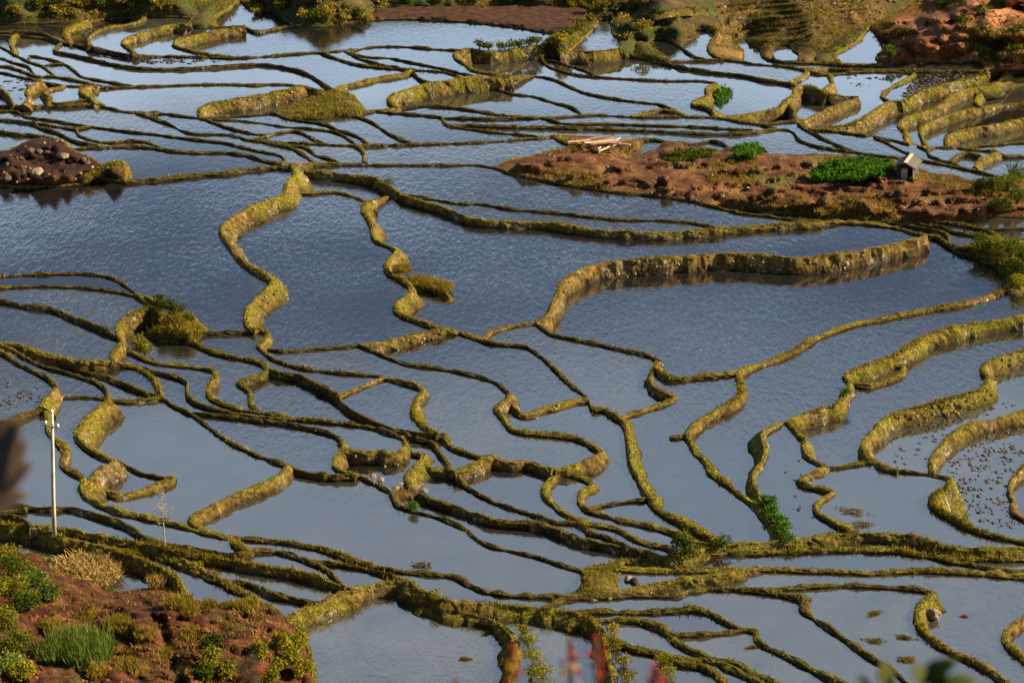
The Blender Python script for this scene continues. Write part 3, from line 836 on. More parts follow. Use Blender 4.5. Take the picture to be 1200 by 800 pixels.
STONY = {'B1', 'G22', 'E7', 'E10', 'T7', 'T9', 'T14', 'A7', 'B3', 'G21', 'E14', 'E16', 'E23', 'C39', 'T11', 'E12', 'R1'}
LUSH = {'N14', 'N15', 'N16', 'H4', 'H5', 'H6', 'N1', 'N2', 'N11', 'N12', 'N13', 'E19', 'E23', 'E25', 'E17', 'C18', 'C39', 'T9', 'd4', 'F1', 'N9'}
BANKS = {}
NS = 11
for key, h, w, ch, zl, zr, crf, vz in bank_data:
    n = len(ch)
    w = w * (.42 if abs(h) <= 5 else .52) + .02
    if n < 2: continue
    Pw = [at(nodes[v][0], nodes[v][1], z) for v, z in zip(ch, vz)]
    # side levels per vertex (land side: just under the crest)
    def side(zs):
        a = [None if v is None else v for v in zs]
        e = [a[min(max(i, 0), n - 2)] for i in range(n)]
        return [vz[i] - .12 if e[i] is None else min(e[i], a[max(i-1, 0)] if a[max(i-1, 0)] is not None else e[i]) for i in range(n)]
    SL, SR = box_smooth(side(zl), 1), box_smooth(side(zr), 1)
    rings = []
    s_len = 0.0
    seed = hash(key) % 1000 if False else sum(map(ord, key)) * 7.3
    cents = []
    for i in range(n):
        a = Pw[max(0, i - 1)]; b = Pw[min(n - 1, i + 1)]
        t = Vector((b.x - a.x, b.y - a.y, 0))
        if t.length < 1e-6: t = Vector((1, 0, 0))
        t.normalize(); nr = Vector((t.y, -t.x, 0))      # right-hand side
        c = Pw[i].copy()
        nz = noise.noise(Vector((c.x * .35, c.y * .35, seed)))
        nz2 = noise.noise(Vector((c.x * 1.1, c.y * 1.1, seed + 40)))
        ww = w * max(.4, 1 + .75 * nz + .45 * nz2) * (1.0 if c.y < 190 else 1.15)
        top = vz[i] + .14 * nz2 + .08 * nz + .05 * noise.noise(Vector((c.x * 2.7, c.y * 2.7, seed)))
        dl, dr = max(top - SL[i], .05), max(top - SR[i], .05)
        sh = 0.0
        if dr - dl > .4: sh = .35 * ww
        elif dl - dr > .4: sh = -.35 * ww
        bt = .30
        oL = ww / 2; oR = ww / 2
        exL = exR = 0.0
        if w > .5:                                   # a narrow trodden crest, the rest of the width is the cut face below it
            cr_ = min(ww, .42 + .12 * nz2); ex_ = max(0, ww - cr_) * 1.15
            oL = oR = cr_ / 2
            if dr >= dl - .1: exR = ex_
            else: exL = ex_
            sh = 0.0
        c = c + nr * sh
        ring = []
        def wob(k, amp):
            return amp * noise.noise(Vector((c.x * .9 + k * 3.1, c.y * .9, k * 1.7 + seed)))
        # from left foot over the crest to right foot
        fl, fr_ = oL + bt * dl + exL, oR + bt * dr + exR
        prof = [(-fl - .10, SL[i] - .35), (-fl + .02, SL[i] + .02), (-(oL + (bt * dl + exL) * .55), SL[i] + dl * .5), (-(oL + .03), top - min(.12, dl * .3)), (-oL * .6, top),
                (0, top + .01), (oR * .6, top), (oR + .03, top - min(.12, dr * .3)), (oR + (bt * dr + exR) * .55, SR[i] + dr * .5), (fr_ - .02, SR[i] + .02), (fr_ + .10, SR[i] - .35)]
        for k, (u, z) in enumerate(prof):
            dd = dl if u < 0 else dr
            amp = .06 + .20 * min(dd, 2.0) if k in (1, 2, 3, 7, 8, 9) else (.10 if k in (0, 10) else .05)
            fine = noise.noise(Vector((c.x * 2.6 + k * 5.3, c.y * 2.6, k * 2.9 + seed)))
            uu = u + wob(k, amp) + .09 * fine * (1 if dd > .3 else .5); zz = z + (wob(k + 20, .07) + .05 * fine if 2 <= k <= 8 else 0)
            ring.append((c.x + nr.x * uu, c.y + nr.y * uu, zz))
        rings.append(ring); cents.append((c, nr, oL, oR, dl, dr, top, SL[i], SR[i]))
    V = [p for r in rings for p in r]
    F = []
    for i in range(n - 1):
        for k in range(NS - 1):
            a = i * NS + k
            F.append((a, a + NS, a + NS + 1, a + 1))
    F.append(tuple(range(NS))); F.append(tuple((n - 1) * NS + k for k in reversed(range(NS))))
    o = mesh_obj('terrace_bank', V, F, M['bank'], smooth=False)
    o.data.flip_normals()
    o.data.attributes.new('damp', 'FLOAT', 'POINT').data.foreach_set('value', np.tile(np.array([1, .95, .12, 0, 0, 0, 0, 0, .12, .95, 1], np.float32), n))
    BANKS[key] = o
    moss_ = .45 if key in LUSH else (.0 if abs(h) <= 5 and w < .5 else .08)
    moss_ += random.uniform(-.12, .2); o.color = (moss_, .5 if abs(h) <= 5 and w < .5 else .85, moss_, 1)  # thin banks coloured darker, as wet mud and to deepen their shade
    # grass on the crest and the faces
    dens = 20 if key in LUSH else (6 if abs(h) <= 5 and w < .5 else 17)
    gp, gh, sp, ss = [], [], [], []
    for i in range(n - 1):
        A, B_ = cents[i], cents[i + 1]
        mx = (nodes[ch[i]][0] + nodes[ch[i+1]][0]) / 2; my = (nodes[ch[i]][1] + nodes[ch[i+1]][1]) / 2
        if not (-60 < mx < 1260 and my < 860): continue
        L = (B_[0] - A[0]).length
        span = A[2] + A[3] + .6 * (A[4] + A[5])
        patch = noise.noise(Vector((A[0].x * .18, A[0].y * .18, seed)))
        k = L * dens * (.45 + .55 * span) * max(.04, .5 + 1.9 * patch)
        cnt = int(k) + (random.random() < k % 1)
        for _ in range(cnt):
            t = random.random(); f = random.random()
            c = A[0].lerp(B_[0], t); nr = A[1]
            ring = rings[i] if t < .5 else rings[i + 1]
            q = random.uniform(1.3, NS - 2.3) if random.random() < .55 else random.uniform(3.2, 6.8)
            k0 = int(q); fq = q - k0
            p0 = Vector(rings[i][k0]).lerp(Vector(rings[i][k0 + 1]), fq); p1 = Vector(rings[i+1][k0]).lerp(Vector(rings[i+1][k0 + 1]), fq)
            p = p0.lerp(p1, t)
            gp.append(tuple(p)); gh.append(random.uniform(.06, .30) * (1.25 if key in LUSH else 1) * (1 + .5 * max(0, patch)))
        if key in STONY:
            big = A[5] if A[5] > A[4] else A[4]
            for _ in range(int(L * big * 2.2 * max(0, .6 + 1.5 * patch) + random.random())):
                q = random.uniform(7, 9.2) if A[5] > A[4] else random.uniform(.8, 3)
                k0 = int(q); fq = q - k0; t = random.random()
                p = Vector(rings[i][k0]).lerp(Vector(rings[i][k0 + 1]), fq).lerp(Vector(rings[i+1][k0]).lerp(Vector(rings[i+1][k0 + 1]), fq), t)
                sp.append(tuple(p)); ss.append(random.uniform(.07, .2))
    if gp:
        Vg, Tg, rn = blades(gp, gh)
        tri_obj('grass', Vg, Tg, M['grass'], parent=o, rnd=rn)['kind'] = 'stuff'
    if sp:
        Vs, Ts, rn = stones(sp, ss)
        tri_obj('facing_stones', Vs, Ts, M['stone'], parent=o, rnd=rn)['kind'] = 'stuff'

# ---- a label for every bank, from its look and what lies next to it
LM = [('the dark earth mound', 70, 190), ('the ploughed field', 560, 20), ('the large far paddy', 440, 45), ('the red hillside', 1090, 45), ('the field hut', 1063, 198),
 ('the timber pile', 695, 165), ('the long red slope', 860, 225), ('the island mound', 838, 115), ('the muddy far right pond', 1095, 98), ('the wide dark paddy', 900, 370),
 ('the big left paddy', 150, 270), ('the middle dark paddy', 385, 310), ('the grassy spur', 510, 338), ('the utility pole', 60, 560), ('the bare sapling', 195, 610),
 ('the red hillock', 180, 740), ('the largest lower paddy', 450, 620), ('the dark stone wall', 440, 535), ('the driftwood', 494, 662), ('the nearest paddy', 470, 745),
 ('the dark leafy bush', 800, 640), ('the bright clod paddy', 1150, 555), ('the fan shaped paddy', 1020, 730), ('the right edge thicket', 1185, 305), ('the round grassy hump', 170, 408),
 ('the narrow clod paddy', 170, 70), ('the green far mound', 375, 118), ('the scummy left pond', 25, 450), ('the small far vegetable plot', 880, 178), ('the narrow stone pool', 745, 680),
 ('the green weedy clumps', 905, 605), ('the white rock', 990, 308), ('the knoll', 740, 38), ('the mossy far walls', 180, 42), ('the right hand pond', 1030, 590)]
def bank_label(key, h, w, ch):
    P = [nodes[v] for v in ch if -5 < nodes[v][0] < 1205 and -5 < nodes[v][1] < 805] or [nodes[v] for v in ch]
    L = sum(math.hypot(a[0]-b[0], a[1]-b[1]) for a, b in zip(P, P[1:])); C = math.hypot(P[0][0]-P[-1][0], P[0][1]-P[-1][1]) + 1
    look = 'tall stony' if key in STONY and abs(h) >= 9 else 'tall' if abs(h) >= 14 else 'broad grassy' if w >= 1.2 else 'thick' if abs(h) >= 8 else 'low' if abs(h) > 4 else 'thin'
    size = 'long ' if L > 260 else 'short ' if L < 55 else ''
    shape = 'winding' if L/C > 1.45 else 'curved' if L/C > 1.08 else 'gently curving' if L/C > 1.02 else 'straight'
    def rel(p, pre=''):
        d = sorted((math.hypot(x-p[0], (y-p[1])*1.4), n, x, y) for n, x, y in LM)[0]
        dx, dy = p[0]-d[2], p[1]-d[3]
        wd = ('left of ' if dx < 0 else 'right of ') if abs(dx) > abs(dy)*1.4 else ('above ' if dy < 0 else 'below ')
        return wd + d[1]
    left, right = (P[0], P[-1]) if P[0][0] <= P[-1][0] else (P[-1], P[0])
    m = P[len(P)//2]
    return '%s%s %s bank' % (size, look, shape), rel(m), rel(left), rel(right), m
_lab = {bd[0]: bank_label(*bd[:4]) for bd in bank_data}
def _count(d):
    c = defaultdict(list)
    for k, v in d.items(): c[v].append(k)
    return c
_txt = {k: '%s %s' % (v[0], v[1]) for k, v in _lab.items()}
for t_, ks in _count(_txt).items():
    if len(ks) > 1:
        for k in ks:
            v = _lab[k]
            far_ = v[3] if v[3] != v[1] else v[2]
            _txt[k] = '%s %s' % (v[0], v[1]) + (' reaching %s' % far_ if far_ != v[1] else '')
for t_, ks in _count(_txt).items():
    if len(ks) > 1:
        ks.sort(key=lambda k: _lab[k][4][1])
        for i, k in enumerate(ks):
            pos_ = (['upper', 'lower'] if len(ks) == 2 else ['uppermost'] + ['second from top', 'third from top', 'fourth from top'][:len(ks)-2] + ['lowest'])[i]
            _txt[k] = pos_ + ' ' + t_
for k, t_ in list(_txt.items()):
    for cut in ('tall ', 'gently curving ', 'the ', 'long ', 'short '):
        if len(_txt[k].split()) > 16: _txt[k] = _txt[k].replace(cut, '' if cut != 'gently curving ' else 'curving ')
for k, o_ in BANKS.items(): tag(o_, _txt[k], 'terrace bank', 'grassy banks between the paddies')
if DEBUG:
    print('LABELS', max(len(t.split()) for t in _txt.values()), len(set(_txt.values())), len(_txt))
    for k in list(_txt)[::9]: print(k, _txt[k])
# ---- land
def land_z_fn(f, kind):
    L = loops[f]
    bp = np.array([(nodes[v][0], nodes[v][1] * 1.6) for v in L]); bz = np.array([node_z[v] for v in L])
    onframe = np.array([nodes[v][1] < -50 or nodes[v][1] > 920 or nodes[v][0] < -240 or nodes[v][0] > 1440 for v in L])
    bp2 = bp[~onframe] if (~onframe).any() else bp
    bz2 = bz[~onframe] if (~onframe).any() else bz
    def fn(x, y):
        d2 = (bp2[:, 0] - x)**2 + (bp2[:, 1] - y * 1.6)**2 + .01
        w = 1 / d2
        base = float((w * bz2).sum() / w.sum()); d = math.sqrt(d2.min())
        p = Vector((x * .012, y * .03, 0))
        n1 = noise.fractal(p * 2.2, 1.0, 2.0, 4); n2 = noise.noise(Vector((x * .12, y * .25, 5)))
        k = min(1, d / 14)
        if kind == 'scrub': z = base + min(.06 * d, 3.5) + k * (.5 * n1 + .3 * n2)
        elif kind == 'scar': z = base + min(.06 * d, 4.0) + k * (1.6 * n1 + .15 * n2 + 1.2 * abs(noise.noise(Vector((x * .035, y * .07, 17)))))
        elif kind == 'hill': z = base + min(.03 * d, 2.0) + k * (.25 * n1 + .10 * n2)
        elif kind == 'red':
            q = (y + .10 * x + 11 * n1 + 1.2 * n2) / 15.0
            z = base + min(1.0, .06 * d) + k * (.4 * n1 + .05 * n2 + .16 * noise.noise(Vector((x * .4, y * .8, 23))) - .8 * (min(1, (q % 1) * 2.6) - .5))
        elif kind == 'dark': z = base + min(.9, .08 * d) + k * (.8 * n1 + .6 * n2)
        elif kind == 'plow': z = base + .15 + .12 * n2 * k
        elif kind == 'front':
            z = base + .030 * d + k * (.9 * n1 + .22 * n2 + .22 * noise.noise(Vector((x * .33, y * .5, 31)))) - .9 * k * math.exp(-((x - 190 - .35 * (y - 740)) / 9)**2) * (1 if y > 722 else 0)
            z += 1.3 * k * math.exp(-(((x - 175) / 70)**2 + ((y - 716) / 26)**2))
            z += 1.0 * k * math.exp(-(((x - 60) / 60)**2 + ((y - 700) / 30)**2))
        else: z = base + min(.5, .05 * d) + k * (.25 * n1 + .15 * n2)
        return z
    return fn
LANDFN = {}
for f, kind in LAND.items():
    P = polys_px[f]; L = loops[f]
    if len(P) < 3: continue
    fn = land_z_fn(f, kind); LANDFN[f] = fn
    x0, y0, x1, y1 = bbox[f]
    extra = []
    stx, sty = (5, 3) if kind in ('red', 'dark', 'verge', 'plow') else ((6, 3.5) if kind != 'front' else (5, 4))
    y = y0
    while y < y1:
        x = x0
        vis = -12 < y < 830
        while x < x1:
            v2 = vis and -40 < x < 1240
            if v2 or (int((x - x0) / stx) % 5 == 0 and int((y - y0) / sty) % 3 == 0):
                q = (x + random.uniform(-.3, .3) * stx, y + random.uniform(-.3, .3) * sty)
                if inside(P, q): extra.append(q)
            x += stx
        y += sty
    vs, tris, orig = cdt(P, extra)
    V = []
    for i, v in enumerate(vs):
        o = orig[i]
        on = [k for k in o if k < len(L)]
        if on and not (v.y < -50 or v.y > 920 or v.x < -240 or v.x > 1440): q = node_xyz[L[on[0]]]
        else: q = at(v.x, v.y, fn(v.x, v.y))
        V.append(tuple(q))
    o = mesh_obj({'plow': 'ploughed_field', 'hill': 'hillside', 'scar': 'hillside', 'scrub': 'hillside', 'front': 'hillside', 'red': 'earth_slope', 'dark': 'earth_slope', 'verge': 'ground'}[kind], V, tris, M[kind], smooth=True)
    o['kind'] = 'structure'
    if sum(p.normal.z * p.area for p in o.data.polygons) < 0: o.data.flip_normals()
def land_point(x, y):
    f = face_at(x, y)
    if f in LANDFN: return at(x, y, LANDFN[f](x, y))
    return at(x, y, ZF.get(f, 0.0))

# ------------------------------------------------------------------ builders for plants and things
def tube(path, radii, seg=7):
    V, F = [], []
    n = len(path)
    for i in range(n):
        a = Vector(path[max(0, i - 1)]); b = Vector(path[min(n - 1, i + 1)])
        t = (b - a).normalized(); u = t.orthogonal().normalized(); v = t.cross(u)
        for k in range(seg):
            an = 2 * math.pi * k / seg
            V.append(Vector(path[i]) + (u * math.cos(an) + v * math.sin(an)) * radii[i])
    for i in range(n - 1):
        for k in range(seg):
            k2 = (k + 1) % seg
            F.append((i*seg+k, i*seg+k2, (i+1)*seg+k2, (i+1)*seg+k))
    F.append(tuple(reversed(range(seg)))); F.append(tuple((n-1)*seg+k for k in range(seg)))
    return V, F
def join(parts):
    V, F = [], []
    for v, f in parts:
        o = len(V); V += list(v); F += [tuple(i + o for i in q) for q in f]
    return V, F
def box(cx, cy, cz, sx, sy, sz, rot=None):
    V = [Vector((x*sx/2, y*sy/2, z*sz/2)) for x in (-1, 1) for y in (-1, 1) for z in (-1, 1)]
    if rot: V = [rot @ v for v in V]
    V = [v + Vector((cx, cy, cz)) for v in V]
    return V, [(0, 1, 3, 2), (4, 6, 7, 5), (0, 4, 5, 1), (2, 3, 7, 6), (0, 2, 6, 4), (1, 5, 7, 3)]
def leaves(lobes, n, size, droop=.3):
    """lobes: list of (centre, radii); small folded leaf quads spread through their volume"""
    w = np.array([l[1][0]*l[1][1]*l[1][2] for l in lobes]) ** .8; w /= w.sum()
    idx = rng.choice(len(lobes), n, p=w)
    C = np.array([l[0] for l in lobes])[idx]; RR = np.array([l[1] for l in lobes])[idx]
    d = rng.normal(size=(n, 3)); d /= np.linalg.norm(d, axis=1)[:, None]
    r = rng.uniform(.25, 1.0, (n, 1)) ** .45 * rng.uniform(.85, 1.12, (n, 1))
    P = C + d * r * RR
    ax = rng.normal(size=(n, 3)); ax[:, 2] -= droop; ax /= np.linalg.norm(ax, axis=1)[:, None]
    sd = np.cross(ax, rng.normal(size=(n, 3))); sd /= np.linalg.norm(sd, axis=1)[:, None] + 1e-6
    s = size * rng.uniform(.6, 1.4, (n, 1))
    V = np.empty((n*4, 3), np.float32)
    V[0::4] = P; V[1::4] = P + ax*s*.5 + sd*s*.3; V[2::4] = P + ax*s; V[3::4] = P + ax*s*.5 - sd*s*.3
    b = np.arange(n)[:, None] * 4
    T = np.concatenate([b + [0, 1, 2], b + [0, 2, 3]], 1).reshape(-1, 3)
    rn = np.repeat(np.clip(rng.uniform(0, 1, n)*.6 + .4*rng.random(len(lobes))[idx], 0, 1), 4)
    return V, T, rn
M['wood'] = simple_mat('branch_wood', (.07, .05, .035), .9)
M['yellowleaf'] = leaf_material('yellow_leaves', [(.1, (.05, .06, .008)), (.4, (.15, .15, .015)), (.7, (.25, .22, .016)), (.95, (.36, .30, .025))])
M['straw'] = leaf_material('dry_straw', [(.1, (.10, .065, .02)), (.5, (.30, .20, .06)), (.9, (.5, .36, .13))], .2)
M['cropgreen'] = leaf_material('crop_leaves', [(.1, (.014, .04, .006)), (.5, (.045, .12, .010)), (.9, (.13, .24, .025))])
M['rock'] = simple_mat('rock', (.17, .125, .085), .9, .35, 2.0, 0, .6)
M['duskrock'] = simple_mat('brown_rock', (.085, .055, .034), .95, .45, 2.0, 0, .8)
def bush(px, py, rad, hgt, label, cat='bush', name='bush', mat='green', n=500, size=.16, group=None, nl=6, base=None, stems=4):
    p = base if base is not None else land_point(px, py)
    t = thing(name, p, label, cat, group)
    lobes = []
    for _ in range(nl):
        a = random.uniform(0, 6.28); r = random.uniform(0, .62) * rad
        lr = random.uniform(.35, .6) * rad
        lobes.append(((math.cos(a)*r, math.sin(a)*r, hgt * random.uniform(.35, .82)), (lr, lr, lr * hgt / rad * random.uniform(.5, .8))))
    parts = []
    for k in range(stems):
        l = lobes[k % nl][0]
        parts.append(tube([(random.uniform(-.1, .1)*rad, random.uniform(-.1, .1)*rad, -.15), (l[0]*.4, l[1]*.4, l[2]*.5), (l[0], l[1], l[2])], [.035*rad+.01, .025*rad+.006, .008], 5))
    mesh_obj('stem', *join(parts), M['wood'], t)
    V, T, rn = leaves(lobes, n, size)
    tri_obj('foliage', V, T, M[mat], t, rnd=rn)
    return t
def tussock(px, py, rad, hgt, label, cat='grass clump', name='grass_tussock', mat='grass', n=260, width=.03, group=None, base=None, lean=.7):
    p = base if base is not None else land_point(px, py)
    a = rng.uniform(0, 6.28, n); r = rng.uniform(0, 1, n) ** .5 * rad
    if name == 'weed_patch': r = r * (.25 + .75 * np.abs(np.sin(1.5 * a + px)) * np.abs(np.cos(a * 2.5 + py)))
    pts = np.stack([p.x + np.cos(a)*r, p.y + np.sin(a)*r, np.full(n, p.z) + .15*rad*(1 - (r/rad)**2)], 1)
    V, T, rn = blades(pts, rng.uniform(.6, 1.1, n)*hgt, .05, 3, width, lean)
    V[:, :] -= np.array(p[:], np.float32)
    o = tri_obj(name, V, T, M[mat], rnd=rn); o.location = p
    return tag(o, label, cat, group)
def rock(px, py, size, label, group=None, z=None, mat='rock', flat=.7, name='rock', cat='rock', dz=0):
    p = land_point(px, py) if z is None else at(px, py, z)
    bm = bmesh.new(); bmesh.ops.create_icosphere(bm, subdivisions=3, radius=1)
    sd_ = random.uniform(0, 99)
    sx, sy = random.uniform(.8, 1.3), random.uniform(.7, 1.1)
    for v in bm.verts:
        k = 1 + .35*noise.noise(v.co*1.3 + Vector((sd_, 0, 0))) + .12*noise.noise(v.co*3.5 + Vector((0, sd_, 0)))
        v.co = Vector((v.co.x*sx, v.co.y*sy, v.co.z*flat)) * k * size
    me = bpy.data.meshes.new(name); bm.to_mesh(me); bm.free(); me.materials.append(M[mat])
    o = link(bpy.data.objects.new(name, me)); o.location = p + Vector((0, 0, size*flat*.35 + dz)); o.rotation_euler = (0, 0, random.uniform(0, 6))
    return tag(o, label, cat, group)
def bank_top(px, py):
    best = min(((nodes[v][0]-px)**2 + (nodes[v][1]-py)**2, v) for v in node_xyz)
    p = node_xyz[best[1]]
    return at(px, py, p.z)

ORD0 = 'first second third fourth fifth sixth seventh'.split()
# ---- utility pole on the grassy bank
pb = bank_top(63, 621); ph = 118 * mpp(60, 550) / math.cos(R(29))
pole = thing('utility_pole', pb, 'tall pale concrete utility pole leaning slightly beside the lower left paddies', 'utility pole')
M['concrete'] = simple_mat('pole_concrete', (.42, .39, .33), .85, .4, 1.6)
M['steel'] = simple_mat('galvanised_steel', (.35, .36, .37), .5, .2, 8, .6)
M['porcelain'] = simple_mat('porcelain', (.85, .85, .82), .25, .05)
lean = .85
mesh_obj('shaft', *tube([(0, 0, -.5), (lean*.3, 0, ph*.3), (lean*.7, 0, ph*.7), (lean, 0, ph)], [.16, .14, .12, .09], 12), M['concrete'], pole, smooth=True)
ca = mesh_obj('crossarm', *box(lean*.92, -.16, ph*.905, 1.0, .07, .08, Matrix.Rotation(R(18), 3, 'Y')), M['steel'], pole)
for k in (-.42, .42):
    mesh_obj('insulator', *join([tube([(lean*.92+k, -.16, ph*.905 - k*.32+.04), (lean*.92+k, -.16, ph*.905 - k*.32+.16)], [.03, .03], 8), tube([(lean*.92+k, -.16, ph*.905-k*.32+.13), (lean*.92+k, -.16, ph*.905-k*.32+.2), (lean*.92+k, -.16, ph*.905-k*.32+.3)], [.08, .1, .05], 10)]), M['porcelain'], pole, smooth=True)
mesh_obj('insulator', *join([tube([(lean, 0, ph), (lean, 0, ph+.12)], [.03, .03], 8), tube([(lean, 0, ph+.10), (lean, 0, ph+.18), (lean, 0, ph+.32)], [.09, .12, .06], 10)]), M['porcelain'], pole, smooth=True)
mesh_obj('clamp_band', *tube([(lean*.9, 0, ph*.88), (lean*.91, 0, ph*.92)], [.125, .125], 12), M['steel'], pole)

# ---- bare sapling
sb = bank_top(193, 641); sh_ = 66 * mpp(195, 610) / math.cos(R(30))
sap = thing('sapling', sb, 'slender bare sapling with pale tips on the grassy bank right of the pole', 'tree')
path = [(0, 0, -.3), (.06, 0, sh_*.35), (-.02, .05, sh_*.6), (.15, 0, sh_*.98)]
tw, tips = [], []
for k in range(26):
    z = sh_ * random.uniform(.38, .92); a = random.uniform(0, 6.28); l = random.uniform(.5, 1.15) * (1.25 - z/sh_)
    s = Vector((.03, 0, z)); e = s + Vector((math.cos(a)*l, math.sin(a)*l, l*random.uniform(.4, 1.0))); m_ = s.lerp(e, .5) + Vector((0, 0, -.06))
    tw.append(tube([s, m_, e], [.022, .014, .006], 5)); tips += [e, s.lerp(e, .7)]
    for q in range(2):
        e2 = m_ + Vector((random.uniform(-.3, .3), random.uniform(-.3, .3), random.uniform(.1, .4))); tw.append(tube([m_, e2], [.010, .005], 4)); tips.append(e2)
M['twig'] = simple_mat('pale_twigs', (.28, .24, .19), .9)
mesh_obj('trunk', *tube(path, [.06, .045, .03, .012], 7), M['twig'], sap)
mesh_obj('branches', *join(tw), M['twig'], sap)
V, T, rn = leaves([(tuple(t), (.12, .12, .12)) for t in tips], 150, .11)
tri_obj('leaves', V, T, M['straw'], sap, rnd=rn)

# ---- field hut on the red slope
hp = land_point(1063, 207)
hut = thing('field_hut', hp, 'small dark field hut with a pale doorway beside the green vegetable plot', 'hut', rz=R(-24))
M['hutwall'] = simple_mat('dark_timber', (.045, .032, .025), .9, .4)
M['hutdoor'] = simple_mat('pale_board', (.48, .40, .26), .85, .35, 4)
M['hutroof'] = simple_mat('weathered_tile', (.085, .065, .052), .9, .5, 5, 0, .8)
W2, D2, H2 = 1.9, 2.1, 1.5
wl = []
for (x, y, sx, sy) in ((-W2/2, 0, .14, D2), (W2/2, 0, .14, D2), (0, D2/2-.07, W2-.15, .14)): wl.append(box(x, y, H2/2 - .15, sx, sy, H2 + .3))
wl.append(box(-W2*.36, -D2/2+.07, H2/2-.15, W2*.22, .14, H2+.3)); wl.append(box(0, -D2/2+.07, H2-.1, W2-.15, .137, .2))
mesh_obj('wall', *join(wl), M['hutwall'], hut)
mesh_obj('door', *box(-W2*.06, -D2/2+.04, (H2-.25)/2, W2*.36, .08, H2-.25), M['hutdoor'], hut)
mesh_obj('post', *box(W2*.46, -D2/2-.09, H2/2-.1, .16, .16, H2+.2), M['hutdoor'], hut)
rf = []
for s in (-1, 1):
    rf.append(box(s*W2*.30, -.1, H2+.36, W2*.78, D2+.9, .10, Matrix.Rotation(s*R(26), 3, 'Y')))
roof = mesh_obj('roof', *join(rf), M['hutroof'], hut)
rdg = mesh_obj('ridge', *box(0, -.1, H2+.68, .34, D2+.95, .09), M['hutdoor'], roof)
gb = [(-W2/2+.08, -D2/2+.03, H2), (W2/2-.08, -D2/2+.03, H2), (0, -D2/2+.03, H2+.55)]
mesh_obj('gable', gb + [(x, y+.1, z) for x, y, z in gb], [(0, 1, 2), (5, 4, 3), (0, 3, 4, 1), (1, 4, 5, 2), (2, 5, 3, 0)], M['hutwall'], hut)

# ---- pile of logs and brushwood on the far end of the slope
M['log'] = simple_mat('weathered_log', (.24, .12, .065), .9, .4, 1.5)
M['paleplank'] = simple_mat('pale_plank', (.50, .36, .22), .9, .25, 1.5)
for k in range(16):
    x = random.uniform(662, 728); y = 159 + (x - 662) * .14 + random.uniform(-2, 7)
    p = at(x, y, land_point(690, 172).z + random.uniform(.35, .95))
    a = random.gauss(R(14), R(16)); L = random.uniform(2.2, 4.6); rr = random.uniform(.09, .17)
    d = Vector((math.cos(a), math.sin(a), random.uniform(-.08, .1)))
    pl = random.random() < .3
    o = mesh_obj('log', *tube([-d*L/2, d*.1 + Vector((0, 0, random.uniform(-.08, .08))), d*L/2], [rr, rr*.95, rr*.8], 8), M['paleplank' if pl else 'log'], smooth=False)
    o.location = p
    tag(o, ('pale split log' if pl else 'reddish brown log') + ' lying loose in the timber pile above the long red slope', 'log', ('pale' if pl else 'reddish') + ' logs in the timber pile')
mesh_pts = np.array([tuple(land_point(random.uniform(655, 735), random.uniform(163, 176)) + Vector((0, 0, .2))) for _ in range(60)])

# ---- vegetable plots and other small crops (uncountable leaves: stuff)
def plot(pts_px, label, cat, mat, hgt, step=(3.2, 1.7), size=.34, name='vegetable_plot'):
    x0 = min(p[0] for p in pts_px); x1 = max(p[0] for p in pts_px); y0 = min(p[1] for p in pts_px); y1 = max(p[1] for p in pts_px)
    lob = []
    y = y0
    while y < y1:
        x = x0
        while x < x1:
            q = (x + random.uniform(-1, 1), y + random.uniform(-.5, .5))
            if inside(pts_px, q):
                p = land_point(*q); lob.append(((p.x, p.y, p.z + hgt*.5), (.42, .42, hgt*.55)))
            x += step[0]
        y += step[1]
    V, T, rn = leaves(lob, len(lob)*26, size)
    o = tri_obj(name, V, T, M[mat], rnd=rn); o['kind'] = 'stuff'
    return tag(o, label, cat)
plot([(950, 210), (958, 198), (985, 189), (1010, 187), (1045, 191), (1044, 203), (1010, 210), (970, 214)], 'bright green vegetable plot in front of the small field hut', 'vegetables', 'cropgreen', .42)
plot([(863, 186), (862, 175), (868, 171), (885, 171), (896, 176), (892, 181), (875, 187)], 'small round vegetable plot at the top of the red slope', 'vegetables', 'cropgreen', .42)
plot([(838, 118), (836, 108), (846, 104), (857, 109), (852, 117), (843, 123)], 'green crop growing on the small island mound among the far paddies', 'vegetables', 'cropgreen', .6)
plot([(780, 182), (800, 177), (840, 178), (835, 183), (800, 190), (782, 190)], 'low green crop in the damp hollow above the red slope', 'vegetables', 'green', .35)

def on_bank(px, py): return bank_top(px, py)
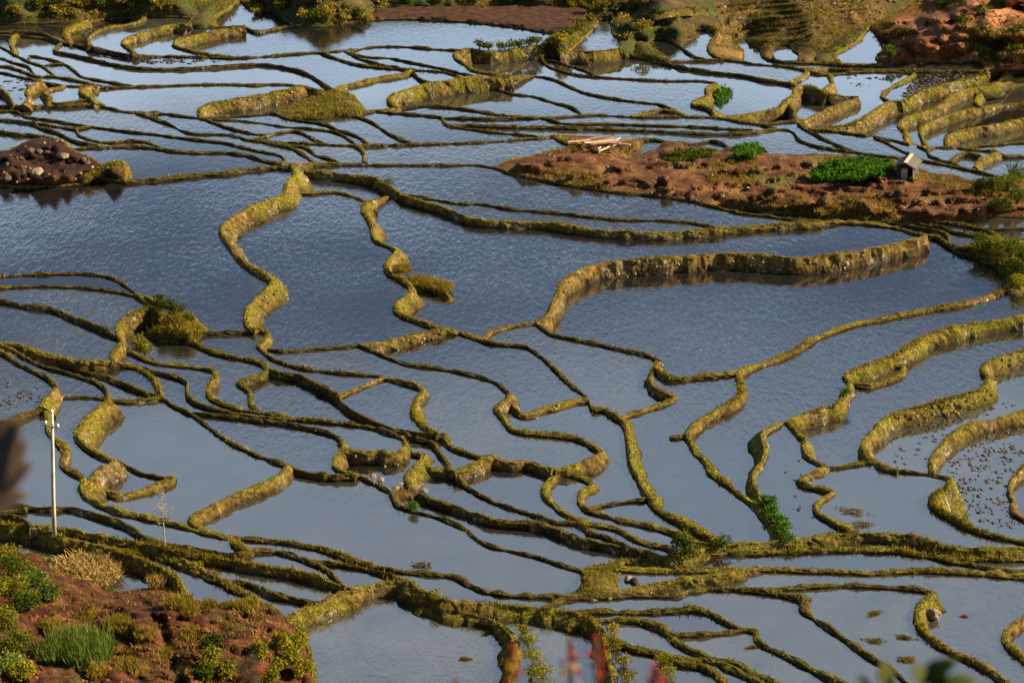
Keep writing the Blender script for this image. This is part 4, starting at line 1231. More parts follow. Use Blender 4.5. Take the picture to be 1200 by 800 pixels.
# ---- shrubs and clumps the photo shows one by one
bush(800, 657, 1.5, 2.4, 'dark leafy bush on the bank at the centre of the lower right paddies', n=1100, size=.22, base=on_bank(800, 655))
bush(846, 641, 1.0, .8, 'low round bush on the long grassy bank beside the dark leafy bush', n=420, size=.16, base=on_bank(846, 639))
bush(925, 633, .9, .5, 'bright green low clump on the long grassy bank by the end of a bank', mat='cropgreen', n=320, size=.15, base=on_bank(925, 632))
for k, (x, y) in enumerate([(898, 592), (905, 604), (912, 615), (919, 624)]):
    bush(x, y, .95, .75, ['topmost', 'second from the top', 'third from the top', 'lowest'][k] + ' of four bright green clumps down the winding right bank', mat='cropgreen', n=420, size=.2, base=on_bank(x, y), group='green clumps on the winding bank', name='leafy_clump', cat='plant')
for k, (x, y, r, h) in enumerate([(1152, 290, 1.7, 1.3), (1168, 296, 1.8, 1.6), (1186, 300, 2.0, 1.9), (1199, 309, 1.7, 1.7), (1188, 318, 1.5, 1.3), (1192, 334, 1.6, 1.2), (1215, 322, 2, 1.7)]):
    bush(x, y, r, h, ['bushy shrub at the left end of the thicket by the right edge', 'rounded shrub second from the left in the thicket by the right edge', 'tallest shrub of the thicket at the right end of the wide dark paddy', 'dense shrub where the thicket meets the right edge of the photo', 'small shrub at the front of the thicket by the right edge', 'lowest bright shrub standing over the corner of the wide dark paddy', 'shrub just past the right edge behind the thicket'][k], mat='yellowleaf' if k in (1, 5) else 'green', n=900, size=.2, group='shrubs at the right edge', nl=7)
for k, (x, y, r, h) in enumerate([(1150, 221, 1.4, 1.4), (1164, 226, 1.5, 1.8), (1180, 224, 1.8, 2.0), (1194, 218, 1.7, 2.0), (1192, 238, 1.8, 1.7), (1172, 243, 1.5, 1.2)]):
    bush(x, y, r, h, ['leftmost dark shrub of the clump right of the red slope', 'dark shrub second from the left at the right end of the red slope', 'dark tall shrub below the pale paddy right of the hut', 'dark shrub at the right edge level with the hut', 'dark shrub at the right edge below the hut', 'low dark shrub over the foot of the red slope at the right'][k], n=800, size=.22, group='dark shrubs right of the red slope', nl=7)
tw = thing('bare_bush', land_point(1186, 209), 'leafless dark twiggy bush at the right edge above the red slope', 'bush')
prt = []
for k in range(34):
    a = random.uniform(0, 6.28); l = random.uniform(1.4, 3.2)
    e = Vector((math.cos(a)*l*.55, math.sin(a)*l*.4, l*.9)); mm = e*.5 + Vector((0, 0, .25))
    prt.append(tube([(0, 0, -.1), mm, e], [.04, .025, .008], 5))
    for q in range(2): prt.append(tube([mm, mm + Vector((random.uniform(-.6, .6), random.uniform(-.4, .4), random.uniform(.2, .8)))], [.016, .006], 4))
mesh_obj('twigs', *join(prt), M['wood'], tw)
V, T, rn = leaves([((0, 0, 1.8), (1.4, 1.1, 1.2))], 60, .16); tri_obj('leaves', V, T, M['green'], tw, rnd=rn)
# round grassy tussocks at the left
bush(170, 414, 1.25, 1.5, 'round yellow green grassy hump beside the brown bank in the left paddies', mat='yellowleaf', n=900, size=.22, base=at(170, 415, ZF.get(face_at(163, 396), 0)), name='grass_hump', cat='grass clump')
for k, (x, y, r) in enumerate([(186, 355, .9), (197, 360, 1.1), (209, 367, 1.1), (220, 377, 1.0), (205, 391, 1.1), (221, 394, 1.0), (190, 392, .8)]):
    bush(x, y, r, .9, ['green clump at the upper end of the leafy bank below the big left paddy', 'second clump down the leafy bank below the big left paddy', 'dense green clump half way along the leafy bank below the big left paddy', 'green clump at the lower end of the leafy bank below the big left paddy', 'mossy clump low on the rounded mound in the left paddies', 'stony yellow clump at the right side of the rounded mound in the left paddies', 'small clump at the left tip of the rounded mound in the left paddies'][k], mat='green' if k < 4 else 'grass', n=420, size=.17, base=on_bank(x, y) if k < 4 else land_point(x, y), group='clumps on the leafy bank and mound at left', name='leafy_clump', cat='plant')
bush(483, 592, .75, .6, 'small bright green clump on the bank above the largest lower paddy', mat='cropgreen', n=300, size=.15, base=on_bank(484, 597), name='leafy_clump', cat='plant')
bush(1003, 472, .8, .6, 'bright green weeds on the widest part of the stepped right bank', mat='cropgreen', n=260, size=.15, base=on_bank(992, 462), name='leafy_clump', cat='plant')
bush(463, 214, 1.2, .7, 'vivid green clump on the thick bank right of the golden curved bank', mat='green', n=420, size=.16, base=on_bank(455, 216), name='leafy_clump', cat='plant')
for k, (x, y, r) in enumerate([(488, 331, 1.1), (505, 334, 1.2), (519, 338, 1.1), (471, 317, .9)]):
    tussock(x, y, r, .7, ['shaggy tussock at the root of the grassy spur in the middle paddies', 'shaggy tussock half way along the grassy spur in the middle paddies', 'shaggy tussock near the tip of the grassy spur in the middle paddies', 'dry tussock on the thin winding bank above the grassy spur'][k], base=on_bank(x, y), group='tussocks on the grassy spur')
for k, (x, y) in enumerate([(562, 57), (573, 59), (584, 58), (596, 57), (608, 55), (619, 54), (630, 52)]):
    bush(x, y, 1.1, 1.0, ORD0[k] + ' from the left of the dark bushes on the bank under the ploughed field', n=260, size=.26, base=on_bank(x, y), group='bushes along the far bank', nl=4)
# scrub on the far hillside along the top of the photo
spots = [(20, 14), (44, 10), (70, 17), (96, 9), (118, 4), (150, 8), (182, 5), (205, 10), (305, 5), (330, 9), (352, 20), (368, 24), (385, 22), (402, 24), (418, 19), (428, 22), (300, 16), (445, 4), (480, 3), (515, 2), (560, 1), (600, 3), (640, 2), (672, 4), (706, 8), (722, 12), (744, 12), (752, 5), (730, 30), (752, 36), (772, 30), (735, 44), (668, 45), (655, 52), (680, 36), (690, 24), (790, 24), (812, 16)]
ORD = 'first second third fourth fifth sixth seventh eighth ninth tenth eleventh twelfth thirteenth fourteenth fifteenth sixteenth seventeenth'.split()
grp = defaultdict(list)
for x, y in spots:
    grp['above the short mossy walls at far left' if x < 250 else 'above the large far paddy' if x < 435 else 'along the top edge over the ploughed field' if y < 8 and x < 700 else 'on the stony bank right of the ploughed field' if x < 700 else 'on the knoll right of the ploughed field'].append((x, y))
for where, L in grp.items():
    for k, (x, y) in enumerate(sorted(L)):
        r = random.uniform(1.0, 2.0)
        bush(x, y, r, r*random.uniform(.6, 1.0), '%s scrub bush from the left %s' % (ORD[k], where), n=240, size=.34, group='scrub bushes along the top edge', nl=4, mat='green' if k % 3 == 1 else 'grass')
hs = [(1062, 42), (1128, 30), (1150, 14), (1180, 52), (1192, 62), (1165, 60), (1168, 48), (1148, 62), (1150, 68), (1040, 62), (1046, 66), (1195, 38), (1105, 10), (1172, 8)]
for k, (x, y) in enumerate(hs):
    r = random.uniform(1.0, 1.9)
    bush(x, y, r, r*.7, '%s bush on the red hillside, %s' % (['small', 'dark', 'low'][k % 3], ['beside the bare orange gully', 'near the upper right corner', 'close to the top edge', 'far right under the bare earth', 'lowest at the right edge', 'above the double dark bank', 'below the orange scar', 'at the foot of the red slope', 'over the end of the double bank', 'left foot of the red scar', 'just right of the narrow inlet', 'on the right edge halfway up', 'at the head of the gully', 'in the top right corner'][k]), n=220, size=.34, group='bushes on the red hillside', nl=4)

for k, (x, y, r, m_) in enumerate([(612, 738, .9, 0), (620, 752, 1.0, 0), (628, 768, 1.1, 0), (638, 785, 1.1, 0), (622, 792, 1.0, 0), (716, 738, .8, 1), (722, 756, .8, 1), (730, 775, .9, 1), (736, 792, .9, 1), (776, 772, .8, 0), (782, 790, .9, 0), (510, 697, .7, 0), (208, 655, .7, 0), (230, 662, .7, 0)]):
    bush(x, y, r, r*.75, ['topmost yellow clump on the bank right of the nearest paddy', 'second yellow clump down the bank right of the nearest paddy', 'third yellow clump down the bank right of the nearest paddy', 'lowest yellow clump on the bank right of the nearest paddy', 'yellow clump at the bottom edge on the nearest paddy bank', 'topmost weedy clump on the thick bank right of the red buds', 'second weedy clump down the thick bank right of the red buds', 'third weedy clump down the thick bank right of the red buds', 'lowest weedy clump on the thick bank right of the red buds', 'bright yellow clump where two banks meet at the bottom', 'bright yellow clump at the bottom edge over the round bank', 'yellow clump on the corner of the bank above the nearest paddy', 'pale yellow clump on the bend of the bank over the hillock', 'pale yellow clump just right of the bend over the hillock'][k], mat='grass' if m_ else 'yellowleaf', n=420, size=.13, group='weedy clumps on the near banks', name='weedy_clump', cat='plant', base=bank_top(x, y) - Vector((0, 0, .25)))
# low ledges between the little fields on the upper right hillside
def ledge(pts, label, w=.45, h=.35):
    P = [land_point(x, y) for x, y in smooth_poly(pts, 5)]
    V, F = [], []
    for i, p in enumerate(P):
        a, b = P[max(0, i-1)], P[min(len(P)-1, i+1)]
        t_ = Vector((b.x-a.x, b.y-a.y, 0)).normalized(); nr = Vector((t_.y, -t_.x, 0))
        j = random.uniform(.75, 1.25)
        for u, z in ((-w*1.3, -.3), (-w*.6, h*.8*j), (0, h*j), (w*.6, h*.7*j), (w*1.5, -.5)): V.append(p + nr*u*j + Vector((0, 0, z)))
    for i in range(len(P) - 1):
        for k in range(4): F.append((i*5+k, i*5+k+1, (i+1)*5+k+1, (i+1)*5+k))
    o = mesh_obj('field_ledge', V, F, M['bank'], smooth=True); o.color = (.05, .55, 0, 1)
    gp = [tuple(P[random.randrange(len(P))] + Vector((random.uniform(-.5, .5), random.uniform(-.4, .4), h*.7))) for _ in range(len(P)*4)]
    Vg, Tg, rn = blades(gp, [random.uniform(.2, .45) for _ in gp], .2, 4, .05)
    tri_obj('grass', Vg, Tg, M['olive'], o, rnd=rn)['kind'] = 'stuff'
    tag(o, label, 'field ledge', 'ledges of the hillside fields')
ORD2 = 'topmost second third fourth fifth sixth seventh lowest'.split()
for k in range(8):
    yb = 4 + k * 6.4
    pts = [(842 + 5*k + random.uniform(-4, 4), yb + 6 + random.uniform(-1, 1)), (885 + random.uniform(-6, 6), yb + 1.5 + random.uniform(-1.5, 1.5)), (930 + random.uniform(-6, 6), yb - 2 + random.uniform(-1.5, 1.5)), (975 + random.uniform(-6, 6) - 3*k, yb - 6 + random.uniform(-1, 1)), (1018 - 5.5*k, yb - 9)]
    pts = [p for p in pts if p[1] > -4 and LAND.get(face_at(*p)) == 'hill']
    if len(pts) >= 2: ledge(pts, ORD2[k] + ' of the stepped grassy ledges of the small hillside fields at upper right', .16, .4)
ledge([(760, 20), (790, 14), (826, 14)], 'grassy ledge on the knoll above the far light ponds')
# ---- rocks
for k, (x, y, s) in enumerate([(43, 204, .95), (9, 210, .75), (36, 177, .7), (46, 179, .75), (56, 180, .6), (75, 184, .85), (83, 190, .6), (98, 188, .7), (103, 192, .6), (25, 187, .55), (8, 194, .6), (28, 205, .6)]):
    rock(x, y, s * (.8 if k == 0 else .55), ['large pale boulder in the middle of the dark earth mound at left', 'low boulder at the left edge of the dark earth mound', 'leftmost of the brown rocks along the top of the dark mound', 'middle brown rock along the top of the dark mound', 'rightmost brown rock along the top of the dark mound', 'reddish boulder on the right shoulder of the dark mound', 'small rock below the reddish boulder on the dark mound', 'brown rock near the right end of the dark mound', 'small rock at the right end of the dark mound', 'half buried flat rock on the upper left of the dark mound', 'brown rock near the left edge of the dark mound', 'dark rock beside the large pale boulder'][k], 'rocks on the dark mound', mat='rock' if k in (0, 5) else 'duskrock')
for k, (x, y) in enumerate([(119, 205), (127, 202), (135, 199), (141, 207), (112, 210), (105, 214)]):
    bush(x, y, 1.0, 1.0, ['mossy stony clump at the left of the hummock beside the dark mound', 'tall tuft at the crown of the hummock beside the dark mound', 'reddish tuft on the right crown of the hummock beside the dark mound', 'clump at the right foot of the hummock beside the dark mound', 'yellow clump on the curved end of the stone wall at left', 'mossy tuft on top of the stone wall at left'][k], mat='yellowleaf' if k in (4, 2) else 'grass', n=260, size=.18, base=on_bank(x, y), group='clumps on the stony hummock', name='scrubby_clump', cat='plant')
rock(990, 309, .55, 'white rock low on the tall curved wall of the wide dark paddy', z=ZF[face_at(990, 330)] + .45)
rock(963, 312, .7, 'orange rock jutting from the tall curved wall of the wide dark paddy', z=ZF[face_at(990, 330)] + .2)
rock(736, 679, .3, 'pale stone in the narrow pool at the lower centre', z=ZF[face_at(745, 680)] + .02)
rock(744, 682, .35, 'dark stone beside the pale stone in the narrow pool at the lower centre', z=ZF[face_at(745, 680)] + .02, mat='clod')
rock(162, 668, .28, 'pale flat stone at the foot of the thick grassy bank, lower left', z=ZF[face_at(120, 672)] + .05, flat=.4)
rock(1093, 720, .5, 'pink stone set in the bulging bank at the lower right', z=node_xyz[min((((nodes[v][0]-1080)**2+(nodes[v][1]-712)**2), v) for v in node_xyz)[1]].z - .7)
rock(628, 492, .3, 'pale stone on the short wall below the middle paddy', base if False else None, z=bank_top(640, 476).z - .6)
for k, (x, y) in enumerate([(469, 568), (464, 572), (446, 563), (497, 575), (437, 558)]):
    rock(x, y, .28, ['large bleached stone on the pale dike below the dark stone wall', 'bleached stone at the lower end of the pale dike', 'small bleached stone half way along the pale dike', 'bleached stone on the dark dike right of the oval mound', 'bleached stone at the upper end of the pale dike'][k], 'bleached stones on the dike', z=bank_top(x, y).z, flat=.5)
# floating debris, weeds, clods
def weed(px, py, rad, label, group='weed patches in the lower right paddies', mat='grass'):
    f = face_at(px, py)
    w_ = tussock(px, py, rad, .12, label, 'weed', 'weed_patch', mat, 140, .03, group, at(px, py, ZF.get(f, 0)), 1.6)
    w_.scale = (random.uniform(1.1, 1.7), random.uniform(.45, .8), 1); w_.rotation_euler = (0, 0, random.uniform(-.5, .5))
    return w_
for x, y, r, l in [(1023, 719, .8, 'small green weed patch in the middle of the fan shaped lower right paddy'), (1060, 747, .7, 'rounded weed patch near the curved bank of the fan shaped paddy'), (1025, 751, .8, 'long thin weed patch against the left bank of the fan shaped paddy'), (1062, 773, .8, 'weed patch in the lowest corner of the fan shaped paddy'), (574, 741, .7, 'pale green weed patch near the right side of the nearest paddy'), (1130, 722, .25, 'tiny dark weed in the far lower right paddy'), (1010, 615, 1.0, 'brown weed patch by the thin bank in the right hand pond'), (1000, 600, 1.2, 'green scum patch in the left of the right hand pond'), (882, 758, .5, 'pale weed in the lower right paddy by the white tipped bank'), (545, 772, .5, 'thin weed in the middle of the nearest paddy'), (120, 118, .01, 'x')][:-1]:
    weed(x, y, r, l)
for x, y, l in [(494, 662, 'dark driftwood clump floating in the largest lower paddy'), ]:
    t = thing('driftwood', at(x, y, ZF[face_at(x, y - 6)]), l, 'driftwood')
    prt = [tube([Vector((random.uniform(-.8, .8), random.uniform(-.3, .3), .02)), Vector((random.uniform(-.8, .8), random.uniform(-.3, .3), .22))], [.05, .03], 5) for _ in range(14)]
    mesh_obj('sticks', *join(prt), M['wood'], t)
    V, T, rn = leaves([((0, 0, .08), (.8, .35, .12))], 120, .14); tri_obj('dead_leaves', V, T, M['straw'], t, rnd=rn)
def clods(poly, n, size, label):
    pts, ss = [], []
    x0 = min(p[0] for p in poly); x1 = max(p[0] for p in poly); y0 = min(p[1] for p in poly); y1 = max(p[1] for p in poly)
    while len(pts) < n:
        q = (random.uniform(x0, x1), random.uniform(y0, y1))
        f = face_at(*q)
        if inside(poly, q) and f in ZF and noise.noise(Vector((q[0]*.05, q[1]*.09, 3))) > -.35 + random.uniform(-.2, .3):
            p = at(q[0], q[1], ZF[f] + .01)
            for _ in range(random.choice([1, 1, 2, 3])):
                pts.append((p.x + random.uniform(-.3, .3), p.y + random.uniform(-.2, .2), p.z)); ss.append(random.uniform(.4, 1.25) * size)
    V, T, rn = stones(pts, ss, .22, .45)
    o = tri_obj('mud_clods', V, T, M['clod'], rnd=rn); o['kind'] = 'stuff'
    tag(o, label, 'mud clods')
clods([(1118, 590), (1112, 550), (1120, 525), (1150, 505), (1200, 490), (1200, 535), (1180, 560), (1180, 595), (1200, 622), (1150, 612)], 430, .15, 'dark clods scattered over the bright paddy at the right edge')
clods([(1040, 545), (1050, 520), (1080, 500), (1130, 485), (1190, 465), (1190, 478), (1120, 500), (1092, 530), (1085, 548)], 80, .15, 'sparse dark clods in the curved paddy left of the bright paddy')
clods([(1055, 115), (1065, 100), (1078, 88), (1140, 87), (1110, 95), (1075, 105), (1068, 114)], 200, .26, 'dense dark clods in the small far right pond under the double bank')
clods([(985, 95), (1000, 88), (1060, 90), (1040, 100), (1000, 104)], 26, .25, 'few dark clods in the far right pond beside the muddy pond')
clods([(82, 57), (100, 58), (150, 66), (220, 69), (290, 69), (260, 74), (190, 76), (120, 67)], 150, .28, 'dark clods in the long narrow paddy at the far left')
clods([(0, 92), (20, 93), (45, 98), (30, 108), (24, 118), (12, 108), (0, 102)], 40, .25, 'dark clods in the small paddy at the left edge')
clods([(105, 33), (118, 36), (106, 42), (100, 48), (90, 44), (94, 34)], 40, .28, 'dark clods between the two short mossy walls at the far left')
clods([(945, 545), (930, 520), (915, 530), (925, 600), (960, 610)], 22, .16, 'few specks of mud in the narrow pond right of the winding bank')
clods([(0, 440), (40, 440), (50, 455), (45, 470), (10, 480), (0, 478)], 60, .16, 'green scum specks in the leftmost middle paddy')

# ---- foreground hillock, lower left
for k, (x, y, r, h) in enumerate([(8, 660, 1.4, 1.3), (22, 675, 1.5, 1.4), (40, 690, 1.4, 1.2), (12, 700, 1.6, 1.5), (35, 712, 1.4, 1.2), (58, 702, 1.2, .9), (5, 735, 1.5, 1.2), (20, 760, 1.4, 1.2), (8, 790, 1.6, 1.4), (28, 795, 1.2, 1.0)]):
    bush(x, y, r, h, ['topmost green bush on the left edge of the red foreground hillock', 'leafy bush second from the top on the left of the red hillock', 'leafy bush left of the straw heap on the hillock', 'broad dark bush on the left edge below the top bushes of the hillock', 'bush below the straw heap on the hillock', 'small dark bush just right of the leafy bushes on the hillock', 'bush on the left edge left of the tall grass', 'bush lower left of the tall grass clump', 'bush in the lower left corner of the photo', 'small bush next to the lower left corner'][k], n=1300, size=.17, group='bushes on the left of the hillock', nl=7, mat=['yellowleaf', 'green', 'greengrass'][k % 3])
for k, (x, y) in enumerate([(248, 778), (262, 790), (246, 760), (328, 762), (340, 776), (352, 790), (322, 786), (312, 800), (345, 760), (240, 795), (305, 772)]):
    bush(x, y, random.uniform(.8, 1.1), random.uniform(.9, 1.3), ['yellow green shrub in the middle of the shrubs at the hillock foot', 'shrub at the bottom edge left of the yellow shrubs', 'sparse dark green shrub right of the red earth ridge', 'brightest yellow shrub at the right end of the hillock', 'yellow shrub overhanging the nearest paddy', 'yellow shrub at the bottom right corner of the hillock', 'dense yellow shrub behind the corner of the hillock', 'yellow shrub at the bottom edge beside the nearest paddy', 'upper yellow shrub at the edge of the nearest paddy', 'green shrub at the bottom edge under the red ridge', 'yellow shrub left of the bright shrubs over the nearest paddy'][k], mat='yellowleaf' if k not in (2, 9) else 'green', n=1100, size=.19, group='yellow shrubs on the right of the hillock', nl=6)
for k, (x, y, r, h) in enumerate([(75, 768, 1.3, 1.5), (92, 765, 1.4, 1.6), (110, 766, 1.3, 1.5), (60, 772, 1.0, 1.1), (102, 776, 1.2, 1.2)]):
    tussock(x, y, r, h, ['left of the tall green grass clumps on the red hillock', 'tallest green grass clump in the middle of the red hillock', 'right of the tall green grass clumps on the red hillock', 'short grass clump at the left end of the tall grass', 'front grass clump below the tallest grass on the red hillock'][k], mat='greengrass' if 'greengrass' in M else 'grass', n=420, width=.035, group='tall grass on the hillock', lean=.45)
st = tussock(98, 672, 2.7, .42, 'heap of golden dry straw and leaves at the top of the hillock', 'straw heap', 'straw_heap', 'straw', 900, .07, None, None, 2.6)
tussock(185, 689, .6, 1.0, 'dry reddish tuft on the peak of the red earth ridge', 'grass clump', 'grass_tussock', 'straw', 160, .03, None, None, .6)
for k, (x, y) in enumerate([(205, 710), (222, 718), (215, 705), (135, 735), (150, 742), (140, 728), (245, 712), (268, 712), (290, 712), (225, 745), (170, 745), (115, 790), (150, 780), (190, 770), (60, 735), (100, 725)]):
    tussock(x, y, random.uniform(.5, .9), random.uniform(.4, .8), '%s on the red hillock, %s' % (['small dry tuft', 'low weedy tuft', 'scrubby grass tuft'][k % 3], ['right shoulder of the ridge', 'far down the right shoulder', 'just below the ridge peak at right', 'centre above the tall grass', 'centre right of the tall grass', 'centre below the ridge', 'on the rim right of the ridge', 'middle of the rim by the small pool', 'right end of the rim', 'in the hollow right of the ridge', 'on the front face of the ridge', 'near the bottom below the tall grass', 'near the bottom centre left', 'near the bottom under the ridge', 'behind the tall grass at left', 'behind the tall grass'][k]), n=140, width=.03, group='tufts on the hillock', lean=.9)
# rubble on the red slope, the hillock and the eroded hillside (uncountable)
M['rubblestone'] = leaf_material('rubble_stones', [(.1, (.06, .035, .02)), (.5, (.17, .10, .055)), (.9, (.36, .26, .16))], 0)
def rubble(region, n, size, label, name='rubble', mat='rubblestone', flat=.7):
    pts, ss = [], []
    x0, y0, x1, y1 = region; tries = 0
    while len(pts) < n and tries < n*6:
        tries += 1
        q = (random.uniform(x0, x1), random.uniform(y0, y1)); f = face_at(*q)
        if f in LANDFN:
            if noise.noise(Vector((q[0]*.02, q[1]*.05, 9))) < -.1: continue
            p = land_point(*q); pts.append(tuple(p)); ss.append(size * random.uniform(.3, 1.2) ** 1.5)
    V, T, rn = stones(pts, ss, flat, .35)
    o = tri_obj(name, V, T, M[mat], rnd=rn); o['kind'] = 'stuff'
    tag(o, label, 'rubble')
rubble((600, 172, 1180, 258), 620, .14, 'stone rubble strewn over the long red earth slope')
rubble((0, 160, 146, 216), 60, .2, 'stone rubble on the dark earth mound at left')
rubble((1000, 0, 1200, 72), 160, .28, 'stones on the eroded red hillside at upper right')
M['froclod'] = leaf_material('earth_clods', [(.1, (.03, .010, .006)), (.5, (.085, .030, .015)), (.9, (.18, .075, .035))], 0)
rubble((30, 685, 320, 800), 800, .13, 'red earth clods covering the foreground hillock', 'earth_clods', 'froclod')
# rough grass over the land that carries it (uncountable)
def turf(region, n, hgt, label, kinds, thr=0.0, mat='grass', nb=4, wd=.05):
    pts, hh = [], []
    x0, y0, x1, y1 = region; tries = 0
    while len(pts) < n and tries < n*8:
        tries += 1
        q = (random.uniform(x0, x1), random.uniform(y0, y1)); f = face_at(*q)
        if f in LANDFN and LAND[f] in kinds:
            p = land_point(*q)
            if noise.noise(Vector((p.x*.09, p.y*.09, 2))) < thr: continue
            pts.append(tuple(p)); hh.append(hgt*random.uniform(.5, 1.2))
    V, T, rn = blades(pts, hh, .22, nb, wd, .8)
    o = tri_obj('rough_grass', V, T, M[mat], rnd=rn); o['kind'] = 'stuff'
    tag(o, label, 'grass')
turf((0, -10, 1200, 75), 4800, .4, 'rough grass over the hillside along the top of the photo', ('scrub', 'scar'), .02)
turf((640, 0, 1030, 72), 5600, .2, 'pale grass on the knoll and terraces at the upper right', ('hill', 'verge'), -.3, 'olive')
turf((600, 160, 1200, 260), 2200, .4, 'patches of rough grass on the long red slope', ('red',), .12)
turf((300, 100, 440, 140), 700, .4, 'rough grass on the green mound among the far left paddies', ('verge',), -1)
turf((150, 340, 240, 405), 400, .4, 'grass on the small mound at left', ('verge',), -1)
turf((680, 655, 740, 700), 420, .2, 'rough grass round the dark hollow at lower centre', ('verge',), -1)
turf((1100, 270, 1260, 340), 700, .5, 'rough grass among the shrubs at the right edge', ('verge',), -1)
turf((0, 630, 370, 810), 1300, .3, 'weeds and grass on the red foreground hillock', ('front',), .05, wd=.035)

# ---- the slope under the viewer and the blurred plants that stand on it
V, F = [], []
nx, ny = 61, 70
for j in range(ny):
    y = -6 + (j / (ny - 1)) ** 1.6 * 108
    for i in range(nx):
        x = (i / (nx - 1) - .5) * (14 + y * 1.9 + 40)
        V.append((x, y, HC - .75 - .805 * max(y, -1) + .05 * noise.noise(Vector((x*.9, y*.9, 0)))))
for j in range(ny - 1):
    for i in range(nx - 1): F.append((j*nx+i, j*nx+i+1, (j+1)*nx+i+1, (j+1)*nx+i))
o = mesh_obj('hillside', V, F, M['verge'], smooth=True); o['kind'] = 'structure'
def slope_z(y): return HC - .75 - .805 * y
def near(px, py, dist):
    d = Vector(ray(px, py)).normalized() * dist
    return Vector((0, 0, HC)) + d
M['redpetal'] = leaf_material('red_buds', [(.1, (.16, .012, .010)), (.5, (.36, .035, .022)), (.9, (.5, .10, .04))], .3)
M['orangeleaf'] = leaf_material('orange_leaves', [(.1, (.35, .10, .01)), (.5, (.6, .28, .03)), (.9, (.7, .45, .08))], .4)
M['nearleaf'] = leaf_material('near_leaf', [(.1, (.02, .035, .008)), (.5, (.07, .09, .02)), (.9, (.26, .25, .09))], .3)
M['brownleaf'] = simple_mat('brown_leaf', (.040, .020, .005), .8, .5, 14)
def bud_plant(px, ptop, dist, label, heads, name='flowering_plant'):
    top = near(px, ptop, dist); root = Vector((top.x, top.y + .02, slope_z(top.y) - .05))
    t = thing(name, root, label, 'plant', 'red budded plants at the bottom edge')
    tp = top - root
    mesh_obj('stem', *tube([(0, 0, 0), tp*.5 + Vector((.01, 0, 0)), tp], [.006, .005, .003], 6), M['wood'], t)
    for (dx, dy, mat, r) in heads:
        c = near(px + dx, ptop + dy, dist) - root
        V, T, rn = leaves([(tuple(c), (r*.36, r*.36, r*.5))], 24, r*.52)
        tri_obj('bud' if mat == 'redpetal' else 'leaf', V, T, M[mat], t, rnd=rn)
    return t
bud_plant(668, 752, 3.0, 'tall red budded plant left of the pair at the bottom edge', [(0, 0, 'redpetal', .010), (0, 11, 'redpetal', .013), (6, 17, 'redpetal', .013), (3, 28, 'orangeleaf', .012), (-7, 34, 'orangeleaf', .012), (9, 36, 'redpetal', .010), (-8, 22, 'redpetal', .008)])
bud_plant(698, 750, 3.0, 'tall red budded plant right of the pair at the bottom edge', [(0, -2, 'redpetal', .011), (-6, 16, 'redpetal', .012), (9, 10, 'redpetal', .010), (-2, 28, 'brownleaf', .010), (8, 24, 'redpetal', .011), (4, 40, 'redpetal', .012)])
bud_plant(768, 784, 3.0, 'round red bud cluster at the bottom edge right of the pair', [(0, 0, 'redpetal', .017), (5, 8, 'redpetal', .018), (-4, 16, 'redpetal', .018)])
bud_plant(602, 758, 2.8, 'orange and red leafy plant at the bottom edge beside the nearest paddy', [(0, 0, 'redpetal', .010), (4, 10, 'orangeleaf', .012), (-3, 20, 'orangeleaf', .013), (6, 28, 'redpetal', .010), (-5, 36, 'redpetal', .010)])
bud_plant(534, 796, 2.9, 'single red bud just above the bottom edge in front of the nearest paddy', [(0, 0, 'redpetal', .009)])
bud_plant(296, 770, 2.6, 'blurred dark red leafy plant at the bottom edge over the hillock', [(0, 4, 'brownleaf', .018), (-14, 14, 'brownleaf', .022), (10, 16, 'redpetal', .012), (-4, 30, 'brownleaf', .024)])
def big_leaf(t, base_v, axis, width, mat, name='leaf', cup=.25):
    ax = Vector(axis); L = ax.length; u = ax.normalized(); s = u.cross(Vector((0, 0, 1))).normalized(); nn = s.cross(u)
    V, F = [], []
    for i in range(9):
        q = i / 8; w = width * math.sin(math.pi * min(1, q * .93 + .05)) ** .8
        for j in (-1, -.5, 0, .5, 1): V.append(base_v + u*(q*L) + s*(j*w) + nn*(abs(j)*w*cup - .15*L*q*q))
    for i in range(8):
        for j in range(4): F.append((i*5+j, i*5+j+1, (i+1)*5+j+1, (i+1)*5+j))
    o = mesh_obj(name, V, F, mat, t, smooth=True)
    o.data.attributes.new('rnd', 'FLOAT', 'POINT').data.foreach_set('value', np.full(len(V), random.random(), np.float32))
    md = o.modifiers.new('thick', 'SOLIDIFY'); md.thickness = .0006
c = near(1085, 806, 2.4); rt = Vector((c.x, c.y, slope_z(c.y)))
t = thing('broadleaf_plant', rt, 'blurred broad leaved plant at the bottom edge, lower right', 'plant')
mesh_obj('stem', *tube([(0, 0, 0), (c - rt)*.6, c - rt], [.008, .007, .004], 6), M['wood'], t)
for (x, y, x2, y2, w) in [(1078, 802, 1118, 768, .016), (1100, 806, 1145, 792, .014), (1085, 802, 1072, 778, .012), (1040, 806, 1037, 772, .010), (1018, 808, 1006, 790, .008), (1050, 812, 1030, 788, .009), (1095, 808, 1104, 782, .013)]:
    a = near(x, y, 2.4) - rt; b = near(x2, y2, 2.4) - rt
    big_leaf(t, a, b - a, w, M['nearleaf'])
c = near(-40, 620, 2.2); rt = Vector((c.x, c.y, slope_z(c.y)))
t = thing('brown_leaved_plant', rt, 'blurred dark brown leaf hanging in at the left edge', 'plant')
mesh_obj('stem', *tube([(0, 0, 0), (c - rt)*.6 + Vector((-.03, 0, 0)), c - rt], [.01, .008, .005], 6), M['wood'], t)
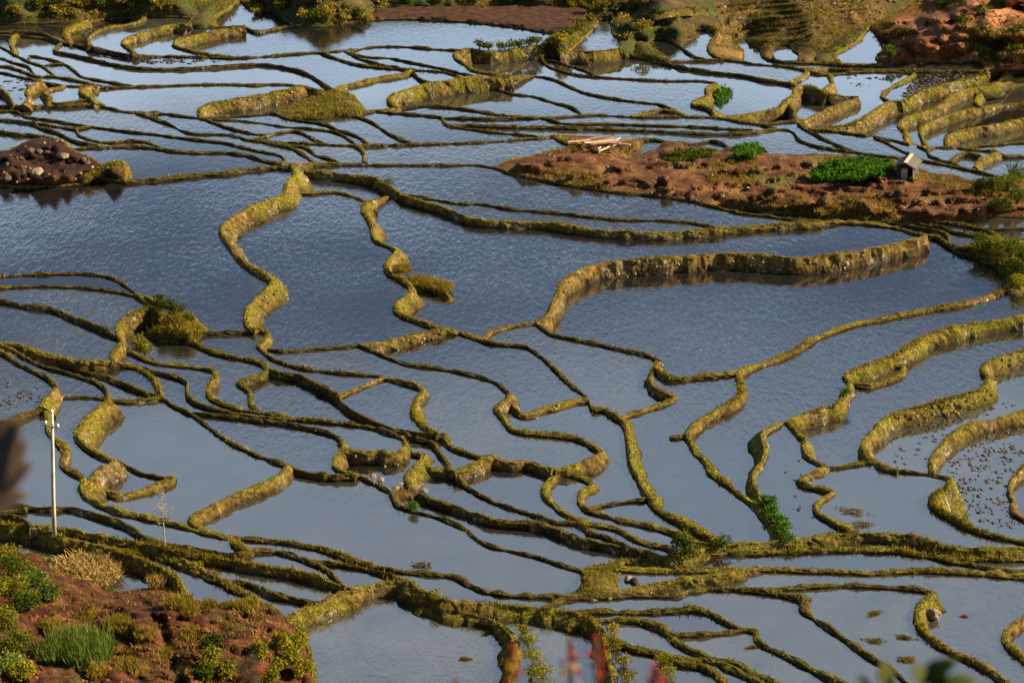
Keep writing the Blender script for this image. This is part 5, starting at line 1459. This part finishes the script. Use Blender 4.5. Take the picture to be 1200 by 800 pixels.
for (x, y, x2, y2, w) in [(-36, 600, 10, 484, .036), (-34, 600, 30, 535, .034), (-38, 606, 30, 572, .028), (-34, 590, 22, 510, .036), (-24, 585, 16, 560, .034)]:
    a = near(x, y, 2.2) - rt; b = near(x2, y2, 2.2) - rt
    big_leaf(t, a, b - a, w, M['brownleaf'])


# ------------------------------------------------------------------ base ground, near slope, far hills
zmin = min(ZF.values())
o = mesh_obj('ground', [(-4000, -4000, zmin - 4), (4000, -4000, zmin - 4), (4000, 6000, zmin - 4), (-4000, 6000, zmin - 4)], [(0, 1, 2, 3)], M['verge']); o['kind'] = 'structure'

# ------------------------------------------------------------------ light and sky
SUN_EL, SUN_AZ = 28.0, 6.0       # azimuth measured from +X towards +Y
sd = Vector((math.cos(R(SUN_EL)) * math.cos(R(SUN_AZ)), math.cos(R(SUN_EL)) * math.sin(R(SUN_AZ)), math.sin(R(SUN_EL))))
sun = bpy.data.lights.new('sun', 'SUN'); sun.energy = 5.0; sun.angle = R(.5); sun.color = (1.0, .82, .54)
so = bpy.data.objects.new('sun', sun); so.rotation_euler = (-sd).to_track_quat('-Z', 'Y').to_euler(); so.location = (0, 0, 200); COL.objects.link(so)
world = bpy.data.worlds.new('World'); scene.world = world; world.use_nodes = True
nt = world.node_tree; nt.nodes.clear()
wo = nt.nodes.new('ShaderNodeOutputWorld'); bg = nt.nodes.new('ShaderNodeBackground')
sky = nt.nodes.new('ShaderNodeTexSky'); sky.sky_type = 'NISHITA'; sky.sun_disc = False
sky.sun_elevation = R(SUN_EL); sky.sun_rotation = math.atan2(sd.x, sd.y)
sky.air_density = 1.0; sky.dust_density = 1.0; sky.ozone_density = 1.5
tc = nt.nodes.new('ShaderNodeTexCoord')
mp = N(nt, 'ShaderNodeMapping'); mp.inputs['Scale'].default_value = (1, 1, 3.0); nt.links.new(tc.outputs['Generated'], mp.inputs[0])
cn = tex(nt, 3.2, 5, .6, mp.outputs[0], dist=.5)
# unseen cloud layers, made up to tone the pond reflections: bright near the horizon, a dark bank above it, thinner grey cloud higher up
sp_ = nt.nodes.new('ShaderNodeSeparateXYZ'); nt.links.new(tc.outputs['Generated'], sp_.inputs[0])
el = math_n(nt, 'ARCSINE', sp_.outputs[2])
el = math_n(nt, 'ADD', el, math_n(nt, 'MULTIPLY', math_n(nt, 'SUBTRACT', cn, .5), .11))
band = ramp(nt, math_n(nt, 'DIVIDE', el, 1.2), [(0, (5.8, 7.6, 10.0)), (.27, (7.0, 9.1, 11.8)), (.30, (2.7, 3.8, 5.4)), (.315, (.95, 1.45, 2.45)), (.362, (.8, 1.25, 2.15)), (.395, (3.1, 4.0, 5.3)), (.53, (2.7, 3.3, 4.3)), (.66, (.9, 1.2, 1.8)), (.9, (.5, .7, 1.1))])
fy = N(nt, 'ShaderNodeMapRange', i_1=.05, i_2=.55).outputs[0]; nt.links.new(sp_.outputs[1], fy.node.inputs[0])  # keeps the added cloud on the far side, so camera-facing walls stay darker
cc = mixc(nt, fy, sky.outputs[0], band)
nt.links.new(cc, bg.inputs[0]); bg.inputs[1].default_value = .05
nt.links.new(bg.outputs[0], wo.inputs[0])

cam = bpy.data.cameras.new('camera'); cam.sensor_width = 36; cam.lens = 18 / math.tan(R(14.4)); cam.clip_end = 9000; cam.clip_start = .1
co = bpy.data.objects.new('camera', cam); co.location = (0, 0, HC); co.rotation_euler = (math.pi / 2 - PITCH, 0, 0); COL.objects.link(co)
scene.camera = co
cam.dof.use_dof = True; cam.dof.focus_distance = 175; cam.dof.aperture_fstop = 5.6
vs_ = scene.view_settings
scene.display_settings.display_device = 'sRGB'
vs_.view_transform = 'Standard'; vs_.look = 'None'; vs_.exposure = 1.45; vs_.gamma = 1; vs_.use_curve_mapping = False
